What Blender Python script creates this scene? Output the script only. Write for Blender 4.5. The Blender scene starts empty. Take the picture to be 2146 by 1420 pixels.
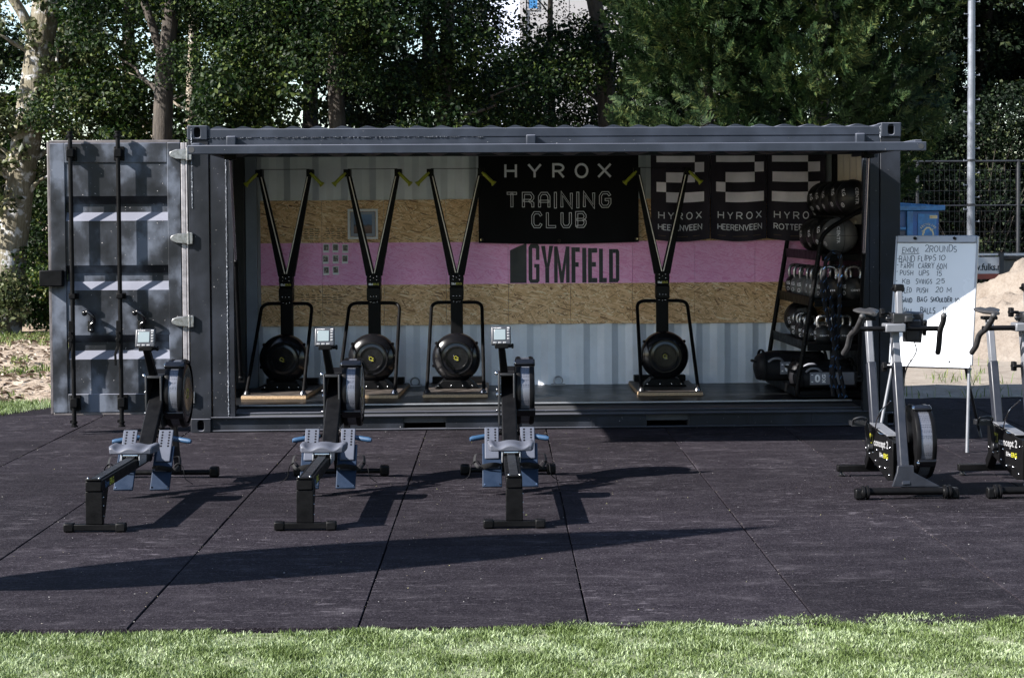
import bpy, math, random
import numpy as np
from mathutils import Matrix, Vector, Euler, noise
R = math.radians
random.seed(7)
rng = np.random.default_rng(7)
SC = bpy.context.scene
COL = SC.collection

# ------------------------------------------------------------------ camera
cam_d = bpy.data.cameras.new('camera')
cam = bpy.data.objects.new('camera', cam_d)
COL.objects.link(cam)
cam_d.sensor_fit = 'HORIZONTAL'
cam_d.sensor_width = 36.0
cam_d.lens = 36.0 * 3857.1 / 2146.0
cam_d.shift_y = -0.04692
cam_d.clip_start = 0.1
cam_d.clip_end = 3000
yaw, pitch, roll = 0.0333, 0.0384, 0.00617
fwd = Vector((math.sin(yaw) * math.cos(pitch), math.cos(yaw) * math.cos(pitch), -math.sin(pitch)))
rgt = Vector((math.cos(yaw), -math.sin(yaw), 0))
upv = rgt.cross(fwd)
r2 = rgt * math.cos(roll) - upv * math.sin(roll)
u2 = rgt * math.sin(roll) + upv * math.cos(roll)
cam.matrix_world = Matrix(((r2.x, u2.x, -fwd.x, 2.2092), (r2.y, u2.y, -fwd.y, -15.6239), (r2.z, u2.z, -fwd.z, 1.7815), (0, 0, 0, 1)))
SC.camera = cam

# ------------------------------------------------------------------ light
SUN_TO = Vector((-1.36, -0.565, 1.0)).normalized()
world = bpy.data.worlds.new('World')
SC.world = world
world.use_nodes = True
wn = world.node_tree
sky = wn.nodes.new('ShaderNodeTexSky')
sky.sky_type = 'NISHITA'
sky.sun_disc = False
sky.sun_elevation = math.asin(SUN_TO.z)
sky.sun_rotation = math.atan2(SUN_TO.x, SUN_TO.y)
sky.air_density = 1.0
sky.dust_density = 0.5
sky.ozone_density = 1.2
bgn = wn.nodes['Background']
bgn.inputs['Strength'].default_value = 0.074
wn.links.new(sky.outputs[0], bgn.inputs['Color'])
sun_d = bpy.data.lights.new('sun', 'SUN')
sun_d.energy = 5.0
sun_d.angle = R(0.53)
sun_d.color = (1.0, 0.955, 0.90)
sun = bpy.data.objects.new('sun', sun_d)
COL.objects.link(sun)
sun.rotation_euler = (-SUN_TO).to_track_quat('-Z', 'Y').to_euler()
sun.location = (-8, -6, 14)
vs = SC.view_settings
vs.view_transform = 'Standard'
vs.look = 'None'
vs.gamma = 1.0
vs.use_curve_mapping = False
vs.exposure = 1.95
SC.cycles.max_bounces = 8
SC.cycles.sample_clamp_indirect = 4.0


# ------------------------------------------------------------------ materials
def new_mat(name):
    m = bpy.data.materials.new(name)
    m.use_nodes = True
    nt = m.node_tree
    return m, nt, nt.nodes['Principled BSDF']


def node(nt, t, **kw):
    n = nt.nodes.new(t)
    for k, v in kw.items():
        if k in n.inputs:
            n.inputs[k].default_value = v
        else:
            setattr(n, k, v)
    return n


def ramp(nt, fac, stops):
    r = nt.nodes.new('ShaderNodeValToRGB')
    e = r.color_ramp.elements
    while len(e) < len(stops):
        e.new(0.5)
    for i, (p, c) in enumerate(stops):
        e[i].position = p
        e[i].color = (*c, 1) if len(c) == 3 else c
    nt.links.new(fac, r.inputs[0])
    return r


def objcoord(nt, scale=(1, 1, 1)):
    tc = nt.nodes.new('ShaderNodeTexCoord')
    mp = nt.nodes.new('ShaderNodeMapping')
    mp.inputs['Scale'].default_value = scale
    nt.links.new(tc.outputs['Object'], mp.inputs[0])
    return mp.outputs[0]


def bump(nt, b, height, strength=0.3, dist=0.01):
    n = node(nt, 'ShaderNodeBump', Strength=strength, Distance=dist)
    nt.links.new(height, n.inputs['Height'])
    nt.links.new(n.outputs[0], b.inputs['Normal'])
    return n


def simple(name, col, rough=0.5, metal=0.0, var=0.12, vscale=6.0, bmp=0.0, bscale=120.0, rvar=0.1, spec=0.5, col2=None, coat=0.0):
    """painted / plastic / metal surface with soft colour and gloss variation"""
    m, nt, b = new_mat(name)
    co = objcoord(nt)
    n = node(nt, 'ShaderNodeTexNoise', Scale=vscale, Detail=6.0, Roughness=0.6)
    nt.links.new(co, n.inputs['Vector'])
    lo = tuple(max(0, c * (1 - var)) for c in col)
    hi = tuple(min(1, c * (1 + var)) for c in (col2 or col))
    rp = ramp(nt, n.outputs['Fac'], [(0.3, lo), (0.7, hi)])
    nt.links.new(rp.outputs[0], b.inputs['Base Color'])
    mr = node(nt, 'ShaderNodeMapRange')
    mr.inputs['From Min'].default_value = 0.3
    mr.inputs['From Max'].default_value = 0.7
    mr.inputs['To Min'].default_value = max(0.02, rough - rvar)
    mr.inputs['To Max'].default_value = min(1, rough + rvar)
    nt.links.new(n.outputs['Fac'], mr.inputs['Value'])
    nt.links.new(mr.outputs[0], b.inputs['Roughness'])
    b.inputs['Metallic'].default_value = metal
    b.inputs['Specular IOR Level'].default_value = spec
    b.inputs['Coat Weight'].default_value = coat
    if bmp:
        n2 = node(nt, 'ShaderNodeTexNoise', Scale=bscale, Detail=3.0)
        nt.links.new(co, n2.inputs['Vector'])
        bump(nt, b, n2.outputs['Fac'], bmp, 0.004)
    return m


def mat_rubber():
    m, nt, b = new_mat('rubber_granulate')
    tc = nt.nodes.new('ShaderNodeTexCoord')
    geo = nt.nodes.new('ShaderNodeNewGeometry')
    oi = nt.nodes.new('ShaderNodeObjectInfo')
    # fine granules
    v = node(nt, 'ShaderNodeTexVoronoi', Scale=125.0)
    nt.links.new(geo.outputs['Position'], v.inputs['Vector'])
    g = ramp(nt, v.outputs['Color'], [(0.0, (0.0030, 0.0024, 0.0034)), (0.45, (0.0090, 0.0075, 0.0102)), (0.80, (0.0155, 0.0132, 0.0172)), (0.95, (0.036, 0.032, 0.038)), (1.0, (0.08, 0.074, 0.08))])
    # chalky scuffs stretched sideways
    mp = nt.nodes.new('ShaderNodeMapping')
    mp.inputs['Scale'].default_value = (1.3, 2.6, 1)
    nt.links.new(geo.outputs['Position'], mp.inputs[0])
    n1 = node(nt, 'ShaderNodeTexNoise', Scale=2.1, Detail=9.0, Roughness=0.68)
    nt.links.new(mp.outputs[0], n1.inputs['Vector'])
    s = ramp(nt, n1.outputs['Fac'], [(0.44, (0, 0, 0)), (0.58, (0.10, 0.10, 0.10)), (0.70, (0.5, 0.5, 0.5))])
    n1b = node(nt, 'ShaderNodeTexNoise', Scale=9.0, Detail=6.0, Roughness=0.7)
    mpb = nt.nodes.new('ShaderNodeMapping')
    mpb.inputs['Scale'].default_value = (0.8, 2.4, 1)
    nt.links.new(geo.outputs['Position'], mpb.inputs[0])
    nt.links.new(mpb.outputs[0], n1b.inputs['Vector'])
    s2 = ramp(nt, n1b.outputs['Fac'], [(0.57, (0, 0, 0)), (0.66, (1, 1, 1))])
    nm = node(nt, 'ShaderNodeTexNoise', Scale=0.75, Detail=2.0)
    nt.links.new(geo.outputs['Position'], nm.inputs['Vector'])
    mk = ramp(nt, nm.outputs['Fac'], [(0.42, (0.15, 0.15, 0.15)), (0.60, (1, 1, 1))])
    s2m = node(nt, 'ShaderNodeMix', data_type='RGBA', blend_type='MULTIPLY')
    s2m.inputs[0].default_value = 1.0
    nt.links.new(s2.outputs[0], s2m.inputs[6])
    nt.links.new(mk.outputs[0], s2m.inputs[7])
    addm = node(nt, 'ShaderNodeMix', data_type='RGBA', blend_type='ADD')
    addm.inputs[0].default_value = 1.0
    nt.links.new(s.outputs[0], addm.inputs[6])
    nt.links.new(s2m.outputs[2], addm.inputs[7])
    mix = node(nt, 'ShaderNodeMix', data_type='RGBA', blend_type='MIX')
    nt.links.new(addm.outputs[2], mix.inputs[0])
    nt.links.new(g.outputs[0], mix.inputs[6])
    mix.inputs[7].default_value = (0.060, 0.054, 0.062, 1)
    # tile to tile difference
    mr = node(nt, 'ShaderNodeMapRange')
    mr.inputs['To Min'].default_value = 0.76
    mr.inputs['To Max'].default_value = 1.18
    nt.links.new(oi.outputs['Random'], mr.inputs['Value'])
    mul = node(nt, 'ShaderNodeMix', data_type='RGBA', blend_type='MULTIPLY')
    mul.inputs[0].default_value = 1.0
    nt.links.new(mix.outputs[2], mul.inputs[6])
    nt.links.new(mr.outputs[0], mul.inputs[7])
    nt.links.new(mul.outputs[2], b.inputs['Base Color'])
    b.inputs['Roughness'].default_value = 0.9
    b.inputs['Specular IOR Level'].default_value = 0.06
    bump(nt, b, v.outputs['Distance'], 0.5, 0.004)
    return m


def mat_osb():
    """strand board with a painted pink band across its middle"""
    m, nt, b = new_mat('strand_board')
    tc = nt.nodes.new('ShaderNodeTexCoord')
    oi = nt.nodes.new('ShaderNodeObjectInfo')
    cols = []
    for k, (ang, sx, sz) in enumerate(((14, 13, 95), (-31, 14, 110), (57, 15, 100))):
        mp = nt.nodes.new('ShaderNodeMapping')
        mp.vector_type = 'TEXTURE'
        mp.inputs['Rotation'].default_value = (0, R(ang), 0)
        mp.inputs['Scale'].default_value = (1 / sx, 1, 1 / sz)
        ad = nt.nodes.new('ShaderNodeVectorMath')
        ad.operation = 'ADD'
        geo = nt.nodes.new('ShaderNodeNewGeometry')
        nt.links.new(geo.outputs['Position'], ad.inputs[0])
        nz = node(nt, 'ShaderNodeTexNoise', Scale=9.0, Detail=2.0)
        nt.links.new(geo.outputs['Position'], nz.inputs['Vector'])
        sc = nt.nodes.new('ShaderNodeVectorMath')
        sc.operation = 'SCALE'
        sc.inputs['Scale'].default_value = 0.022
        nt.links.new(nz.outputs['Color'], sc.inputs[0])
        nt.links.new(sc.outputs[0], ad.inputs[1])
        nt.links.new(ad.outputs[0], mp.inputs[0])
        v = node(nt, 'ShaderNodeTexVoronoi', Scale=1.0, Randomness=1.0)
        v.feature = 'F1'
        nt.links.new(mp.outputs[0], v.inputs['Vector'])
        cols.append(v)
    sep = []
    for v in cols:
        s = nt.nodes.new('ShaderNodeSeparateColor')
        nt.links.new(v.outputs['Color'], s.inputs[0])
        sep.append(s)
    sel = nt.nodes.new('ShaderNodeMath')
    sel.operation = 'GREATER_THAN'
    nt.links.new(sep[0].outputs[1], sel.inputs[0])
    sel.inputs[1].default_value = 0.52
    sel2 = nt.nodes.new('ShaderNodeMath')
    sel2.operation = 'GREATER_THAN'
    nt.links.new(sep[1].outputs[1], sel2.inputs[0])
    sel2.inputs[1].default_value = 0.5
    m1 = node(nt, 'ShaderNodeMix', data_type='FLOAT')
    nt.links.new(sel2.outputs[0], m1.inputs[0])
    nt.links.new(sep[2].outputs[0], m1.inputs[2])
    nt.links.new(sep[1].outputs[0], m1.inputs[3])
    m2 = node(nt, 'ShaderNodeMix', data_type='FLOAT')
    nt.links.new(sel.outputs[0], m2.inputs[0])
    nt.links.new(m1.outputs[0], m2.inputs[2])
    nt.links.new(sep[0].outputs[0], m2.inputs[3])
    wood = ramp(nt, m2.outputs[0], [(0.0, (0.15, 0.065, 0.028)), (0.06, (0.36, 0.20, 0.09)), (0.22, (0.60, 0.365, 0.175)), (0.6, (0.75, 0.475, 0.255)), (0.88, (0.86, 0.62, 0.37)), (1.0, (0.90, 0.74, 0.52))])
    pink = ramp(nt, m2.outputs[0], [(0.0, (0.86, 0.31, 0.62)), (0.5, (0.97, 0.45, 0.76)), (1.0, (0.98, 0.52, 0.82))])
    sx = nt.nodes.new('ShaderNodeSeparateXYZ')
    geo = nt.nodes.new('ShaderNodeNewGeometry')
    nt.links.new(geo.outputs['Position'], sx.inputs[0])
    # painted band, its height drifts a little along the wall like the masking tape did
    band = nt.nodes.new('ShaderNodeMath')
    band.operation = 'COMPARE'
    band.inputs[1].default_value = 1.365
    band.inputs[2].default_value = 0.205
    nt.links.new(sx.outputs[2], band.inputs[0])
    mx = node(nt, 'ShaderNodeMix', data_type='RGBA')
    nt.links.new(band.outputs[0], mx.inputs[0])
    nt.links.new(wood.outputs[0], mx.inputs[6])
    nt.links.new(pink.outputs[0], mx.inputs[7])
    nt.links.new(mx.outputs[2], b.inputs['Base Color'])
    b.inputs['Roughness'].default_value = 0.6
    bump(nt, b, m2.outputs[0], 0.35, 0.004)
    return m


def mat_leaf(name, stops, trans=0.35, rough=0.45, patch=None, spec=0.12):
    m = bpy.data.materials.new(name)
    m.use_nodes = True
    nt = m.node_tree
    b = nt.nodes['Principled BSDF']
    geo = nt.nodes.new('ShaderNodeNewGeometry')
    fac = geo.outputs['Random Per Island']
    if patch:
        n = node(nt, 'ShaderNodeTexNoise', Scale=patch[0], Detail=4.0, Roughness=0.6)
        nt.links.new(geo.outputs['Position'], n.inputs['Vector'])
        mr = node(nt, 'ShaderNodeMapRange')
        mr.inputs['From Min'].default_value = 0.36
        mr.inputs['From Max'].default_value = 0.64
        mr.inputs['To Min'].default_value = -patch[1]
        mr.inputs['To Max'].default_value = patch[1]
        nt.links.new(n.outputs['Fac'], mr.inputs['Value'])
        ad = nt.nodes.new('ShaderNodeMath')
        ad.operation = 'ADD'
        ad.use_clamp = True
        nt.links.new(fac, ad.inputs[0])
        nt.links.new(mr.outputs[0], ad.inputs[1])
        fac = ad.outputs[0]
    r = ramp(nt, fac, stops)
    nt.links.new(r.outputs[0], b.inputs['Base Color'])
    b.inputs['Roughness'].default_value = rough
    b.inputs['Specular IOR Level'].default_value = spec
    tr = nt.nodes.new('ShaderNodeBsdfTranslucent')
    hs = node(nt, 'ShaderNodeHueSaturation', Value=1.3, Saturation=1.15)
    nt.links.new(r.outputs[0], hs.inputs['Color'])
    nt.links.new(hs.outputs[0], tr.inputs['Color'])
    mx = nt.nodes.new('ShaderNodeMixShader')
    mx.inputs[0].default_value = trans
    nt.links.new(b.outputs[0], mx.inputs[1])
    nt.links.new(tr.outputs[0], mx.inputs[2])
    nt.links.new(mx.outputs[0], nt.nodes['Material Output'].inputs['Surface'])
    return m


def mat_bark(name, c0, c1, c2, lich=None, sc=(9, 9, 1.8)):
    m, nt, b = new_mat(name)
    co = objcoord(nt, sc)
    n = node(nt, 'ShaderNodeTexNoise', Scale=2.4, Detail=9.0, Roughness=0.7)
    nt.links.new(co, n.inputs['Vector'])
    rp = ramp(nt, n.outputs['Fac'], [(0.28, c0), (0.5, c1), (0.75, c2)])
    out = rp.outputs[0]
    if lich:
        n3 = node(nt, 'ShaderNodeTexNoise', Scale=6.0, Detail=5.0, Roughness=0.6)
        nt.links.new(objcoord(nt), n3.inputs['Vector'])
        f = ramp(nt, n3.outputs['Fac'], [(0.55, (0, 0, 0)), (0.62, (1, 1, 1))])
        mx = node(nt, 'ShaderNodeMix', data_type='RGBA')
        nt.links.new(f.outputs[0], mx.inputs[0])
        nt.links.new(out, mx.inputs[6])
        mx.inputs[7].default_value = (*lich, 1)
        out = mx.outputs[2]
    nt.links.new(out, b.inputs['Base Color'])
    b.inputs['Roughness'].default_value = 0.9
    bump(nt, b, n.outputs['Fac'], 0.9, 0.03)
    return m


def mat_ground(name, stops, scale=1.2, scale2=22.0, bmp=0.5, rough=0.95, dist=0.03):
    m, nt, b = new_mat(name)
    geo = nt.nodes.new('ShaderNodeNewGeometry')
    n = node(nt, 'ShaderNodeTexNoise', Scale=scale, Detail=10.0, Roughness=0.68)
    nt.links.new(geo.outputs['Position'], n.inputs['Vector'])
    n2 = node(nt, 'ShaderNodeTexNoise', Scale=scale2, Detail=6.0, Roughness=0.7)
    nt.links.new(geo.outputs['Position'], n2.inputs['Vector'])
    mx = node(nt, 'ShaderNodeMix', data_type='FLOAT')
    mx.inputs[0].default_value = 0.45
    nt.links.new(n.outputs['Fac'], mx.inputs[2])
    nt.links.new(n2.outputs['Fac'], mx.inputs[3])
    rp = ramp(nt, mx.outputs[0], stops)
    nt.links.new(rp.outputs[0], b.inputs['Base Color'])
    b.inputs['Roughness'].default_value = rough
    b.inputs['Specular IOR Level'].default_value = 0.15
    bump(nt, b, mx.outputs[0], bmp, dist)
    return m


def mat_perf(name, metal_col, hole_col, period=0.011):
    """perforated sheet: small dark holes in bright metal, in the thing's own space"""
    m, nt, b = new_mat(name)
    tc = nt.nodes.new('ShaderNodeTexCoord')
    v = node(nt, 'ShaderNodeTexVoronoi', Scale=1.0 / period, Randomness=0.15)
    nt.links.new(tc.outputs['Object'], v.inputs['Vector'])
    r = ramp(nt, v.outputs['Distance'], [(0.33, hole_col), (0.42, metal_col)])
    nt.links.new(r.outputs[0], b.inputs['Base Color'])
    b.inputs['Roughness'].default_value = 0.38
    b.inputs['Metallic'].default_value = 0.55
    return m


def mat_cloth(name, col, rough=0.75, weave=900, bmp=0.25):
    m, nt, b = new_mat(name)
    co = objcoord(nt)
    n = node(nt, 'ShaderNodeTexNoise', Scale=5.0, Detail=5.0)
    nt.links.new(co, n.inputs['Vector'])
    rp = ramp(nt, n.outputs['Fac'], [(0.3, tuple(c * 0.85 for c in col)), (0.7, tuple(min(1, c * 1.12) for c in col))])
    nt.links.new(rp.outputs[0], b.inputs['Base Color'])
    b.inputs['Roughness'].default_value = rough
    b.inputs['Specular IOR Level'].default_value = 0.12
    n2 = node(nt, 'ShaderNodeTexNoise', Scale=weave / 10.0, Detail=2.0)
    nt.links.new(co, n2.inputs['Vector'])
    bump(nt, b, n2.outputs['Fac'], bmp, 0.002)
    return m


def mat_steel_paint(name, col, smear=0.5, rough=0.4, clouds=(0.7, 1.8), top_pale=0.4):
    """dark container paint: hand-rolled clouds, paler upward faces, small chips"""
    m, nt, b = new_mat(name)
    geo = nt.nodes.new('ShaderNodeNewGeometry')
    mp = nt.nodes.new('ShaderNodeMapping')
    mp.inputs['Scale'].default_value = (1, 1, 0.8)
    nt.links.new(geo.outputs['Position'], mp.inputs[0])
    n = node(nt, 'ShaderNodeTexNoise', Scale=3.4, Detail=5.0, Roughness=0.5)
    nt.links.new(mp.outputs[0], n.inputs['Vector'])
    rp = ramp(nt, n.outputs['Fac'], [(0.40, tuple(c * clouds[0] for c in col)), (0.50, col), (0.62, tuple(c * clouds[1] for c in col))])
    n2 = node(nt, 'ShaderNodeTexNoise', Scale=55.0, Detail=2.0)
    nt.links.new(geo.outputs['Position'], n2.inputs['Vector'])
    ch = ramp(nt, n2.outputs['Fac'], [(0.735, (0, 0, 0)), (0.76, (1, 1, 1))])
    mx = node(nt, 'ShaderNodeMix', data_type='RGBA')
    nt.links.new(ch.outputs[0], mx.inputs[0])
    nt.links.new(rp.outputs[0], mx.inputs[6])
    mx.inputs[7].default_value = (0.22, 0.21, 0.21, 1)
    # paler blue-grey tone on faces that point up
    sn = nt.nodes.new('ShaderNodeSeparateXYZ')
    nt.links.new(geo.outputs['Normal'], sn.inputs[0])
    dz = ramp(nt, sn.outputs[2], [(0.35, (0, 0, 0)), (0.62, (top_pale, top_pale, top_pale))])
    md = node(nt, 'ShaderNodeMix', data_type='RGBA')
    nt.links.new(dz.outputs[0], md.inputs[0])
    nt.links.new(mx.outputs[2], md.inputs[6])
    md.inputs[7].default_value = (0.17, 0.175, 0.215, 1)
    nt.links.new(md.outputs[2], b.inputs['Base Color'])
    rr = ramp(nt, n.outputs['Fac'], [(0.3, (rough - 0.08,) * 3), (0.7, (rough + 0.16,) * 3)])
    nt.links.new(rr.outputs[0], b.inputs['Roughness'])
    n3 = node(nt, 'ShaderNodeTexNoise', Scale=14.0, Detail=4.0)
    nt.links.new(geo.outputs['Position'], n3.inputs['Vector'])
    bump(nt, b, n3.outputs['Fac'], 0.12, 0.006)
    b.inputs['Specular IOR Level'].default_value = 0.22
    return m


M = {}
M['rubber'] = mat_rubber()
M['osb'] = mat_osb()
M['cont'] = mat_steel_paint('container_paint', (0.006783, 0.008224, 0.0119), rough=0.5)
M['door'] = mat_steel_paint('door_paint', (0.0172, 0.01978, 0.02548), clouds=(0.35, 4.6), rough=0.48, top_pale=0.85)
M['rail'] = mat_steel_paint('rail_paint', (0.0153, 0.01937, 0.02856), clouds=(0.85, 1.3), rough=0.5)
M['weld_dark'] = simple('painted_weld', (0.05, 0.055, 0.066), 0.4, 0.3, 0.4, 70)
M['weld'] = simple('weld_bead', (0.2027, 0.2162, 0.2432), 0.35, 0.7, 0.4, 70, 0.8, 160)
M['hinge'] = simple('hinge_steel', (0.1987, 0.1987, 0.2033), 0.32, 0.75, 0.35, 30)
M['gasket'] = simple('door_seal', (0.2027, 0.1926, 0.2027), 0.4, 0.2, 0.35, 14)
M['white_wall'] = simple('white_corrugated_paint', (0.72, 0.75, 0.82), 0.45, 0, 0.10, 3.0)
M['beige_wall'] = simple('beige_end_wall_paint', (0.62, 0.56, 0.47), 0.5, 0, 0.15, 3.0)
M['floor'] = simple('dark_sealed_plywood', (0.0084, 0.0091, 0.0105), 0.32, 0, 0.35, 5.0, 0.05, 20, 0.06, spec=0.12)
M['ceil'] = simple('dark_ceiling_paint', (0.02, 0.021, 0.024), 0.6)
M['black_metal'] = simple('black_powder_coat', (0.003025, 0.003025, 0.00341), 0.45, 0, 0.25, 14, 0.06, 260, spec=0.08)
M['black_plastic'] = simple('black_plastic', (0.0033, 0.0033, 0.00372), 0.40, 0, 0.2, 10, spec=0.1)
M['gloss_black'] = simple('gloss_black_plastic', (0.004, 0.004, 0.005), 0.18, 0, 0.2, 8, rvar=0.05, spec=0.42)
M['dark_metal'] = simple('dark_grey_steel', (0.02027, 0.02095, 0.02365), 0.38, 0.5, 0.25, 14)
M['navy_metal'] = simple('slate_grey_tube', (0.01216, 0.01385, 0.02027), 0.45, 0.15, 0.2, 12)
M['silver'] = simple('satin_aluminium', (0.3041, 0.3108, 0.3311), 0.36, 0.65, 0.08, 12)
M['silver2'] = simple('silver_painted_tube', (0.1077, 0.1115, 0.1245), 0.45, 0.2, 0.06, 12)
M['chrome'] = simple('bright_steel', (0.525, 0.525, 0.532), 0.16, 1.0, 0.08, 20, rvar=0.06)
M['perf'] = mat_perf('perforated_band', (0.1189, 0.1243, 0.1486), (0.04324, 0.04594, 0.05676))
M['seat'] = simple('grey_seat_plastic', (0.0594, 0.0639, 0.081), 0.5, 0, 0.06, 20, 0.05, 300, spec=0.2)
M['heel'] = simple('pale_grey_footplate', (0.058, 0.064, 0.083), 0.5, 0, 0.06, 20, spec=0.12)
M['blue_plate'] = simple('navy_footboard', (0.0085, 0.0155, 0.031), 0.5, 0, 0.12, 16, spec=0.1)
M['blue_grip'] = simple('blue_rubber_grip', (0.01216, 0.04189, 0.09122), 0.5, 0, 0.1, 20, 0.1, 300)
M['strap'] = mat_cloth('black_webbing', (0.012, 0.012, 0.013), 0.7)
M['lcd'] = simple('lcd_glass', (0.1605, 0.1917, 0.2007), 0.18, 0, 0.04, 6)
M['mon'] = simple('monitor_case', (0.02433, 0.02541, 0.03027), 0.42)
M['button'] = simple('grey_buttons', (0.1703, 0.1743, 0.1825), 0.5)
M['yellow'] = simple('yellow_green_handle', (0.2838, 0.3108, 0.02027), 0.42, 0, 0.1, 20)
M['yel_print'] = simple('yellow_print', (0.2513, 0.2351, 0.01622), 0.5)
M['white_print'] = simple('white_print', (0.72, 0.72, 0.74), 0.55, 0, 0.05)
M['side_print'] = simple('off_white_print', (0.20, 0.20, 0.21), 0.55, 0, 0.05)
M['grey_print'] = simple('grey_print', (0.66, 0.66, 0.72), 0.55)
M['flag_white'] = mat_cloth('flag_white_print', (0.837, 0.783, 0.8775), 0.8)
M['black_print'] = simple('black_wall_paint', (0.010, 0.012, 0.016), 0.5)
M['ply_edge'] = simple('plywood_edge', (0.2838, 0.1959, 0.1149), 0.6, 0, 0.3, 60)
M['cord'] = simple('pale_drive_cord', (0.72, 0.66, 0.58), 0.7)
M['banner'] = mat_cloth('black_banner_cloth', (0.006, 0.006, 0.0075), 0.8)
M['flag'] = mat_cloth('dark_flag_cloth', (0.03, 0.0255, 0.036), 0.72)
M['brass'] = simple('brass_eyelet', (0.55, 0.47, 0.30), 0.3, 0.9)
M['white_frame'] = simple('white_frame', (0.825, 0.825, 0.85), 0.45)
M['mount'] = simple('blue_grey_mount', (0.30, 0.33, 0.40), 0.6)
M['whiteboard'] = simple('whiteboard_enamel', (0.5412, 0.5576, 0.5904), 0.25, 0, 0.02, 2, rvar=0.04)
M['ink'] = simple('marker_ink', (0.02, 0.035, 0.05), 0.4)
M['dump'] = simple('blue_dumpster_paint', (0.008108, 0.07432, 0.2568), 0.42, 0, 0.3, 5)
M['dump2'] = simple('worn_blue_paint', (0.03378, 0.1486, 0.3378), 0.5, 0, 0.4, 9)
M['rust'] = simple('dark_rim', (0.05, 0.06, 0.09), 0.6)
M['label'] = simple('cream_label', (0.5068, 0.4459, 0.2838), 0.5)
M['orange'] = simple('orange_print', (0.62, 0.36, 0.10), 0.5)
M['galv'] = simple('galvanised_pole', (0.1351, 0.1487, 0.1757), 0.45, 0.3, 0.15, 8)
M['fence'] = simple('dark_fence_paint', (0.01216, 0.01351, 0.01757), 0.45)
M['sign'] = simple('white_signboard', (0.4189, 0.4189, 0.4324), 0.5, 0, 0.12, 6)
M['red'] = simple('red_signboard', (0.2432, 0.0473, 0.02703), 0.5)
M['concrete'] = simple('weathered_concrete', (0.1149, 0.1047, 0.09122), 0.9, 0, 0.35, 7, 0.3, 40)
M['wood_dark'] = simple('dark_weathered_board', (0.035, 0.03, 0.026), 0.85, 0, 0.4, 9)
M['tower'] = simple('white_tower_panel', (0.2493, 0.2431, 0.2493), 0.5, 0, 0.04, 0.4)
M['glass'] = simple('blue_window_glass', (0.03, 0.13, 0.30), 0.08, 0, 0.2, 0.6)
M['ball'] = simple('black_ball_leather', (0.0066, 0.0066, 0.0072), 0.42, 0, 0.2, 20, 0.12, 220)
M['ball_grey'] = simple('grey_ball_leather', (0.085, 0.088, 0.095), 0.45, 0, 0.12, 20, 0.12, 220)
M['iron'] = simple('black_cast_iron', (0.0126, 0.0126, 0.014), 0.5, 0, 0.2, 30, 0.15, 200)
M['iron_grey'] = simple('grey_cast_iron', (0.096, 0.099, 0.105), 0.5, 0, 0.15, 30, 0.15, 200)
M['bag'] = mat_cloth('black_bag_nylon', (0.012, 0.012, 0.014), 0.5, 500, 0.5)
M['bag_band'] = mat_cloth('grey_bag_band', (0.17, 0.18, 0.21), 0.6)
M['rope'] = mat_cloth('black_rope', (0.012, 0.012, 0.014), 0.8, 500, 0.6)
M['rope_fleck'] = simple('blue_rope_fleck', (0.03, 0.102, 0.252), 0.6)
M['bark_pale'] = mat_bark('pale_poplar_bark', (0.04979, 0.041, 0.0246), (0.1113, 0.0967, 0.06444), (0.1934, 0.1816, 0.1552), (0.3047, 0.3047, 0.3105))
M['bark_dark'] = mat_bark('dark_bark', (0.01081, 0.008108, 0.006757), (0.03243, 0.02568, 0.02027), (0.06757, 0.05608, 0.04595))
M['bark_mid'] = mat_bark('grey_bark', (0.06757, 0.05405, 0.04054), (0.1757, 0.1486, 0.1149), (0.2838, 0.2432, 0.1892), (0.3378, 0.3176, 0.2838))
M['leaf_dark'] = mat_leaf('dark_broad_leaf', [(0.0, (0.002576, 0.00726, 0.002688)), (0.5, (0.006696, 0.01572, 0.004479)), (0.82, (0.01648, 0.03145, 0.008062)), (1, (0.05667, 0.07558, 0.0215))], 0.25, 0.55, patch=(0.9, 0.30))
M['leaf_shaded'] = mat_leaf('shaded_leaf', [(0.0, (0.002, 0.005, 0.0025)), (0.6, (0.005, 0.011, 0.0045)), (0.92, (0.012, 0.021, 0.008)), (1, (0.04, 0.05, 0.02))], 0.15, 0.6, patch=(0.9, 0.25))  # shade put into the leaf colour, for the hedge and rear trees
M['leaf_mid'] = mat_leaf('mid_broad_leaf', [(0.0, (0.006802, 0.01601, 0.004435)), (0.55, (0.017, 0.03395, 0.008869)), (0.88, (0.03684, 0.05894, 0.01576)), (1, (0.08502, 0.0961, 0.02711))], 0.35, patch=(0.9, 0.32))
M['leaf_pop'] = mat_leaf('poplar_leaf', [(0.0, (0.01579, 0.02274, 0.00884)), (0.5, (0.04106, 0.05181, 0.02274)), (0.85, (0.0884, 0.09792, 0.05054)), (1, (0.1643, 0.1579, 0.0884))], 0.30, 0.4, patch=(1.1, 0.2))
M['leaf_pale'] = mat_leaf('pale_sunny_leaf', [(0.0, (0.07432, 0.08784, 0.04054)), (0.6, (0.1284, 0.1351, 0.06757)), (1, (0.2027, 0.2027, 0.1149))], 0.35)
M['conifer'] = mat_leaf('cypress_spray', [(0.0, (0.004267, 0.0109, 0.003916)), (0.5, (0.01066, 0.02425, 0.008291)), (0.85, (0.0256, 0.04606, 0.0152)), (1, (0.064, 0.07878, 0.02533))], 0.12, 0.6, patch=(1.3, 0.30))
M['dead'] = mat_leaf('dead_spray', [(0.0, (0.06, 0.032, 0.024)), (1, (0.14, 0.085, 0.065))], 0.1, 0.7)
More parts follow.
